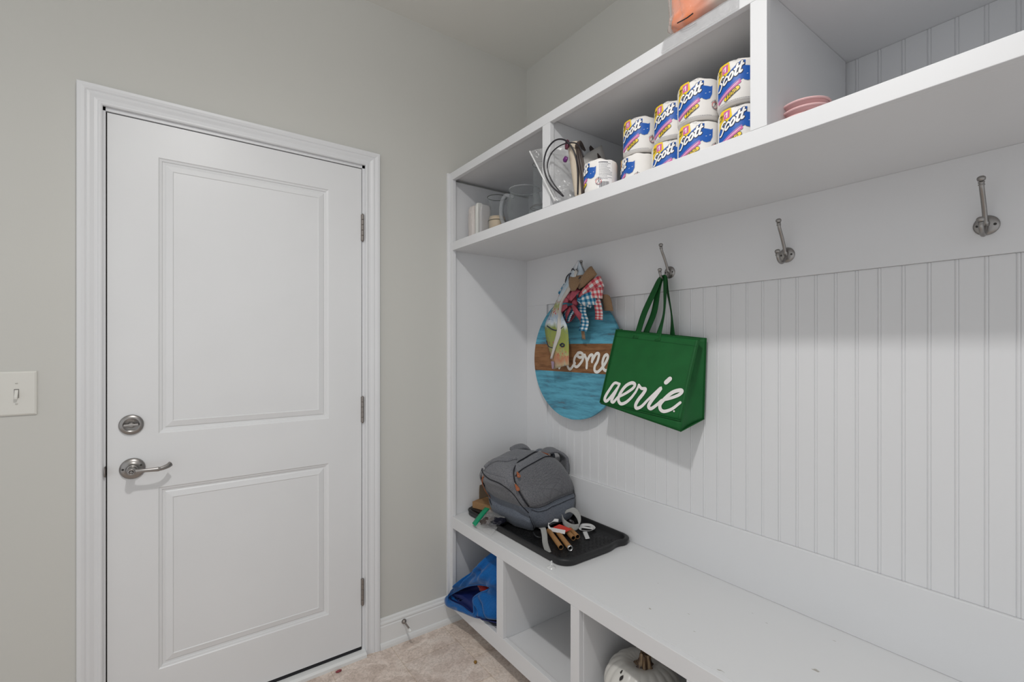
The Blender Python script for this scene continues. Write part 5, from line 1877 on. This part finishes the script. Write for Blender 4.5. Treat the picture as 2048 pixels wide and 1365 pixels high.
# glass pitcher
pt = thing('glass_pitcher', (-0.33, -0.36, ZU), 'round crackle glass pitcher with a looped glass handle in the top left cubby', 'pitcher')
PO = (-0.310, -0.385, ZU)
b = MB()
b.lathe([(0, 0.002), (0.045, 0.002), (0.056, 0.020), (0.070, 0.060), (0.075, 0.095), (0.072, 0.130), (0.064, 0.155), (0.061, 0.168), (0.065, 0.178)], PO, seg=48)
b.build('pitcher_body', M_GLASS, pt, smooth=True)
b = MB()
b.lathe([(0.065 + 0.0025 * math.cos(k * PI / 4), 0.178 + 0.0025 * math.sin(k * PI / 4)) for k in range(9)], PO, seg=48)
b.build('rim', M_GLASSR, pt, smooth=True)
b = MB()
hp = [(-0.325, -0.326, ZU + 0.160), (-0.338, -0.290, ZU + 0.174), (-0.345, -0.268, ZU + 0.152), (-0.347, -0.262, ZU + 0.110), (-0.345, -0.268, ZU + 0.070), (-0.338, -0.290, ZU + 0.040), (-0.328, -0.326, ZU + 0.036)]
b.tube(smoothpts(hp, 6), 0.0085, 12)
b.build('pitcher_handle', M_GLASSR, pt, smooth=True)
# tall glass vase
tv = thing('glass_vase', (-0.40, -0.60, ZU), 'tall narrow clear glass vase just left of the first upper divider', 'vase')
VO = (-0.330, -0.522, ZU)
b = MB()
b.lathe([(0, 0.001), (0.052, 0.001), (0.056, 0.020), (0.054, 0.045), (0.040, 0.068), (0.034, 0.085), (0.033, 0.160), (0.035, 0.238)], VO, seg=40)
b.build('vase_body', M_GLASS, tv, smooth=True)
b = MB()
for zz, rr_ in ((0.238, 0.035), (0.070, 0.039), (0.064, 0.044)):
    b.lathe([(rr_ + 0.0015 * math.cos(k * PI / 4), zz + 0.0015 * math.sin(k * PI / 4)) for k in range(9)], VO, seg=40)
b.build('vase_rings', mat('smoky_glass_ring', (0.16, 0.16, 0.16), 0.1, spec=0.9), tv, smooth=True)

# ================================================================ PLASTIC BAG WITH CORD AND STRAPS
pb = thing('plastic_bag', (-0.42, -0.80, ZU), 'crumpled clear plastic bag poking over the shelf edge beside the first divider', 'plastic bag')
A1, A2 = Vector((-0.505, -0.672, 1.985)), Vector((-0.420, -0.770, 2.010))
A3, A4 = Vector((-0.470, -0.765, ZS + 0.008)), Vector((-0.360, -0.860, ZS + 0.030))


def pf(u, v, s):
    p = A1.lerp(A2, u).lerp(A3.lerp(A4, u), v)
    k = math.sin(PI * u) * math.sin(PI * v)
    w = noise.noise(Vector((u * 5, v * 5, s * 3))) * 0.020
    return p + Vector((-0.6, -0.3, 0.1)) * (0.026 * s * k + w * (0.3 + k))


b = MB()
b.grid(lambda u, v: pf(u, v, 1), 26, 26)
b.grid(lambda u, v: pf(u, v, -1) + Vector((0.004, 0.0, 0)), 26, 26)
b.build('bag_film', M_FILM, pb, smooth=True)
b = MB()
b.tube([pf(0, i / 20, 0.5) + Vector((-0.001, 0.002, 0)) for i in range(21)], 0.003, 8)
b.build('bag_seam', film('film_edge', (0.8, 0.8, 0.8), 0.6, 0.95), pb, smooth=True)
M_BLK = mat('black_cable', (0.015, 0.013, 0.018), 0.4)
cb = MB()
L1 = [(-0.462, -0.795, 1.803), (-0.480, -0.752, 1.850), (-0.488, -0.727, 1.910), (-0.486, -0.735, 1.965), (-0.476, -0.768, 1.995), (-0.464, -0.808, 1.985), (-0.452, -0.838, 1.940), (-0.444, -0.846, 1.880), (-0.440, -0.842, 1.800)]
L2 = [(-0.455, -0.790, 1.805), (-0.472, -0.752, 1.862), (-0.480, -0.735, 1.915), (-0.476, -0.752, 1.958), (-0.466, -0.790, 1.975), (-0.455, -0.835, 1.970), (-0.452, -0.862, 1.950), (-0.450, -0.880, 1.910)]
cb.tube(smoothpts(L1, 8), 0.0028, 8)
cb.tube(smoothpts(L2, 8), 0.0022, 8)
tag(cb.build('coiled_cord', M_BLK, None, smooth=True), 'looped black cord inside the clear plastic bag on the top shelf', 'cord')
M_BRN = mat('dark_brown_strands', (0.045, 0.030, 0.025), 0.4, spec=0.5, var=0.4, vscale=40)
cb = MB()
for i in range(16):
    o1, o2 = random.uniform(-0.012, 0.012), random.uniform(-0.012, 0.012)
    cb.tube(smoothpts([(-0.436 + o1 * 0.4, -0.868 + o2, 1.796), (-0.437 + o1 * 0.5, -0.862 + o2, 1.860), (-0.438 + o1 * 0.6, -0.850 + o2, 1.920), (-0.436, -0.836 + o2 * 0.6, 1.965), (-0.420, -0.824 + o2, 1.982), (-0.380, -0.815, 1.970)], 5), 0.0036, 6)
tag(cb.build('brown_strap_bundle', M_BRN, None, smooth=True), 'bundle of dark brown straps standing beside the leftmost toilet roll', 'strap bundle')
cb = thing('cream_pouch', (-0.43, -0.83, ZU), 'cream cloth pouch with a purple tag inside the clear plastic bag', 'pouch')
b = MB()
b.grid(lambda u, v: Vector((-0.430, -0.790 - 0.040 * u, 1.982)).lerp(Vector((-0.425, -0.822 - 0.030 * u, 1.792)), v) + Vector((-0.010 * math.sin(PI * u), 0, 0)), 8, 14)
b.build('pouch_body', mat('cream_cloth', (0.58, 0.50, 0.40), 0.8), cb, smooth=True, solid=0.010)
b = MB()
blob(b, (-0.458, -0.802, 1.925), 0.0105, (0.6, 1, 0.9), 0.2, 3, n=10)
b.build('purple_tag', mat('purple_plastic', (0.12, 0.015, 0.14), 0.3), cb, smooth=True)
b = MB()
blob(b, (-0.456, -0.808, 1.972), 0.010, (0.6, 0.9, 1.6), 0.4, 6, n=10)
b.build('maroon_bead', mat('maroon_plastic', (0.10, 0.02, 0.04), 0.3), cb, smooth=True)
b = MB()
b.grid(lambda u, v: Vector((-0.320, -0.700, 1.965)).lerp(Vector((-0.255, -0.775, 2.030)), u) + Vector((0.01, -0.055, -0.19)) * v + Vector((-0.012 * math.sin(PI * u), 0, 0)), 10, 10)
wp = b.build('white_pouch', mat('white_pouch_cloth', (0.52, 0.50, 0.48), 0.7), None, smooth=True, solid=0.012)
tag(wp, 'white cloth pouch behind the clear bag and the leftmost toilet roll', 'pouch')
b = MB()
b.tube([(-0.268, -0.728, 2.038), (-0.272, -0.755, 2.010), (-0.275, -0.785, 1.975)], 0.008, 8, flat=0.3)
b.build('dark_binding', mat('dark_brown_binding', (0.04, 0.025, 0.02), 0.6), wp, smooth=True)

# ================================================================ PINK PLATES
M_PINKP = mat('pink_ceramic', (0.74, 0.47, 0.47), 0.20, spec=0.6)
for i in range(4):
    if i == 0:
        t0 = thing('pink_plate', (-0.345, -1.490, ZU), 'lowest pink plate of the tilted stack behind the right part of the shelf rail', 'plate', 'pink plates on the upper right shelf')
        b = MB()
        b.lathe([(0, 0.0), (0.030, 0.0), (0.033, 0.003), (0.047, 0.013), (0.049, 0.0165), (0.046, 0.0168), (0.030, 0.0055), (0, 0.0055)], (-0.345, -1.490, ZU), seg=56)
        b.build('plate_body', M_PINKP, t0, smooth=True)
        b = MB()
        b.lathe([(0.0485 + 0.0030 * math.cos(k * PI / 4), 0.0150 + 0.0030 * math.sin(k * PI / 4)) for k in range(9)], (-0.345, -1.490, ZU), seg=56)
        b.build('plate_rim', M_PINKP, t0, smooth=True)
    else:
        c = copy_tree(t0)
        c.location = (-0.345 + 0.002 * i, -1.490 + 0.003 * (i % 2), ZU + 0.0165 * i)
        c['label'] = ['', 'second pink plate from the bottom of the stack on the upper right shelf', 'third pink plate from the bottom of the stack on the upper right shelf', 'topmost pink plate of the stack on the upper right shelf'][i]

# ================================================================ BAG ON TOP OF THE LOCKER
ob = thing('orange_package', (-0.40, -1.28, ZT), 'orange and white plastic-wrapped package lying on top of the locker, overhanging its front edge', 'package')
OC = Vector((-0.372, -1.345, ZT))


def of(u, v, off=0.0):
    t = 2 * PI * u
    p = PI * (v - 0.5)
    cp, sp_ = spow(math.cos(p), 0.4), spow(math.sin(p), 0.4)
    x, y, z = cp * spow(math.cos(t), 0.6), cp * spow(math.sin(t), 0.6), sp_
    n_ = 1 + 0.06 * noise.noise(Vector((x * 2.5, y * 2.5, z * 2.5))) + 0.05 * noise.noise(Vector((x * 7, y * 7, z * 7)))
    q = OC + Vector((x * (0.112 + off) * n_, y * (0.150 + off) * n_, 0.085 + z * (0.085 + off) * n_))
    q.z = max(q.z, ZT + 0.0008)
    return q


b = MB()
b.grid(lambda u, v: of(u, v), 70, 40)
M_OR = mat('orange_package_print', (0.75, 0.20, 0.03), 0.4, bump=0.5, bscale=60)
nt_, bs_ = nodes_of(M_OR)
tc_ = nt_.nodes.new('ShaderNodeTexCoord')
sp2 = nt_.nodes.new('ShaderNodeSeparateXYZ')
nt_.links.new(tc_.outputs['Object'], sp2.inputs[0])
nz_ = nt_.nodes.new('ShaderNodeTexNoise'); nz_.inputs['Scale'].default_value = 14
nt_.links.new(tc_.outputs['Object'], nz_.inputs['Vector'])
ma_ = nt_.nodes.new('ShaderNodeMath'); ma_.operation = 'MULTIPLY_ADD'; ma_.inputs[1].default_value = 0.05
nt_.links.new(nz_.outputs['Fac'], ma_.inputs[0]); nt_.links.new(sp2.outputs['Y'], ma_.inputs[2])
mr_ = nt_.nodes.new('ShaderNodeMapRange'); mr_.inputs['From Min'].default_value = -1.37; mr_.inputs['From Max'].default_value = -1.215
nt_.links.new(ma_.outputs[0], mr_.inputs['Value'])
rp_ = ramp(nt_, [(0.0, (0.62, 0.56, 0.52)), (0.30, (0.62, 0.48, 0.42)), (0.55, (0.72, 0.24, 0.12)), (0.8, (0.88, 0.20, 0.015))])
nt_.links.new(mr_.outputs['Result'], rp_.inputs['Fac']); nt_.links.new(rp_.outputs['Color'], bs_.inputs['Base Color'])
b.build('package_body', M_OR, ob, smooth=True, weld=True)
b = MB()
b.grid(lambda u, v: of(u, v, 0.006 + 0.003 * math.sin(17 * u * 2 * PI + 9 * v)), 90, 40)
b.build('outer_film', film('frosted_film', (0.80, 0.79, 0.78), 0.14, 0.55, 0.2), ob, smooth=True, weld=True)
# translucent wrap tail draped over the rail
b = MB()


def drape(u, v):
    y = -1.205 - 0.195 * u
    pr = [(-0.430, ZT + 0.0035), (-0.4555, ZT + 0.0035), (-0.4675, ZT + 0.001), (-0.4695, ZT - 0.012), (-0.4700, ZT - 0.034)]
    s = v * 4
    i = min(3, int(s)); f_ = s - i
    x = pr[i][0] + (pr[i + 1][0] - pr[i][0]) * f_
    z = pr[i][1] + (pr[i + 1][1] - pr[i][1]) * f_
    return Vector((x - 0.0010 * math.sin(14 * u) ** 2, y + 0.016 * v * (1 - u), z))


b.grid(drape, 30, 16)
b.build('wrap_tail', film('wrap_film', (0.48, 0.48, 0.49), 0.50, 0.6, 0.45), ob, smooth=True)
b = MB()
b.tube([(-0.487, -1.251, 2.119), (-0.489, -1.266, 2.116), (-0.489, -1.280, 2.115), (-0.490, -1.297, 2.116)], 0.0016, 6)
b.build('black_tie', M_BLK, ob)

# ceiling lamp above the camera (out of frame, it lights the room)
cl = thing('ceiling_light', (LAMP[0], LAMP[1], H), 'small semi-flush ceiling lamp above the room', 'ceiling light')
b = MB()
b.lathe([(0, 0.0), (0.075, 0.0), (0.075, -0.012), (0.060, -0.022), (0.014, -0.026), (0.014, -0.060), (0.022, -0.066), (0.022, -0.090), (0, -0.090)], (LAMP[0], LAMP[1], H - 0.0003), seg=36)
b.build('canopy', M_NICKEL, cl, smooth=False)
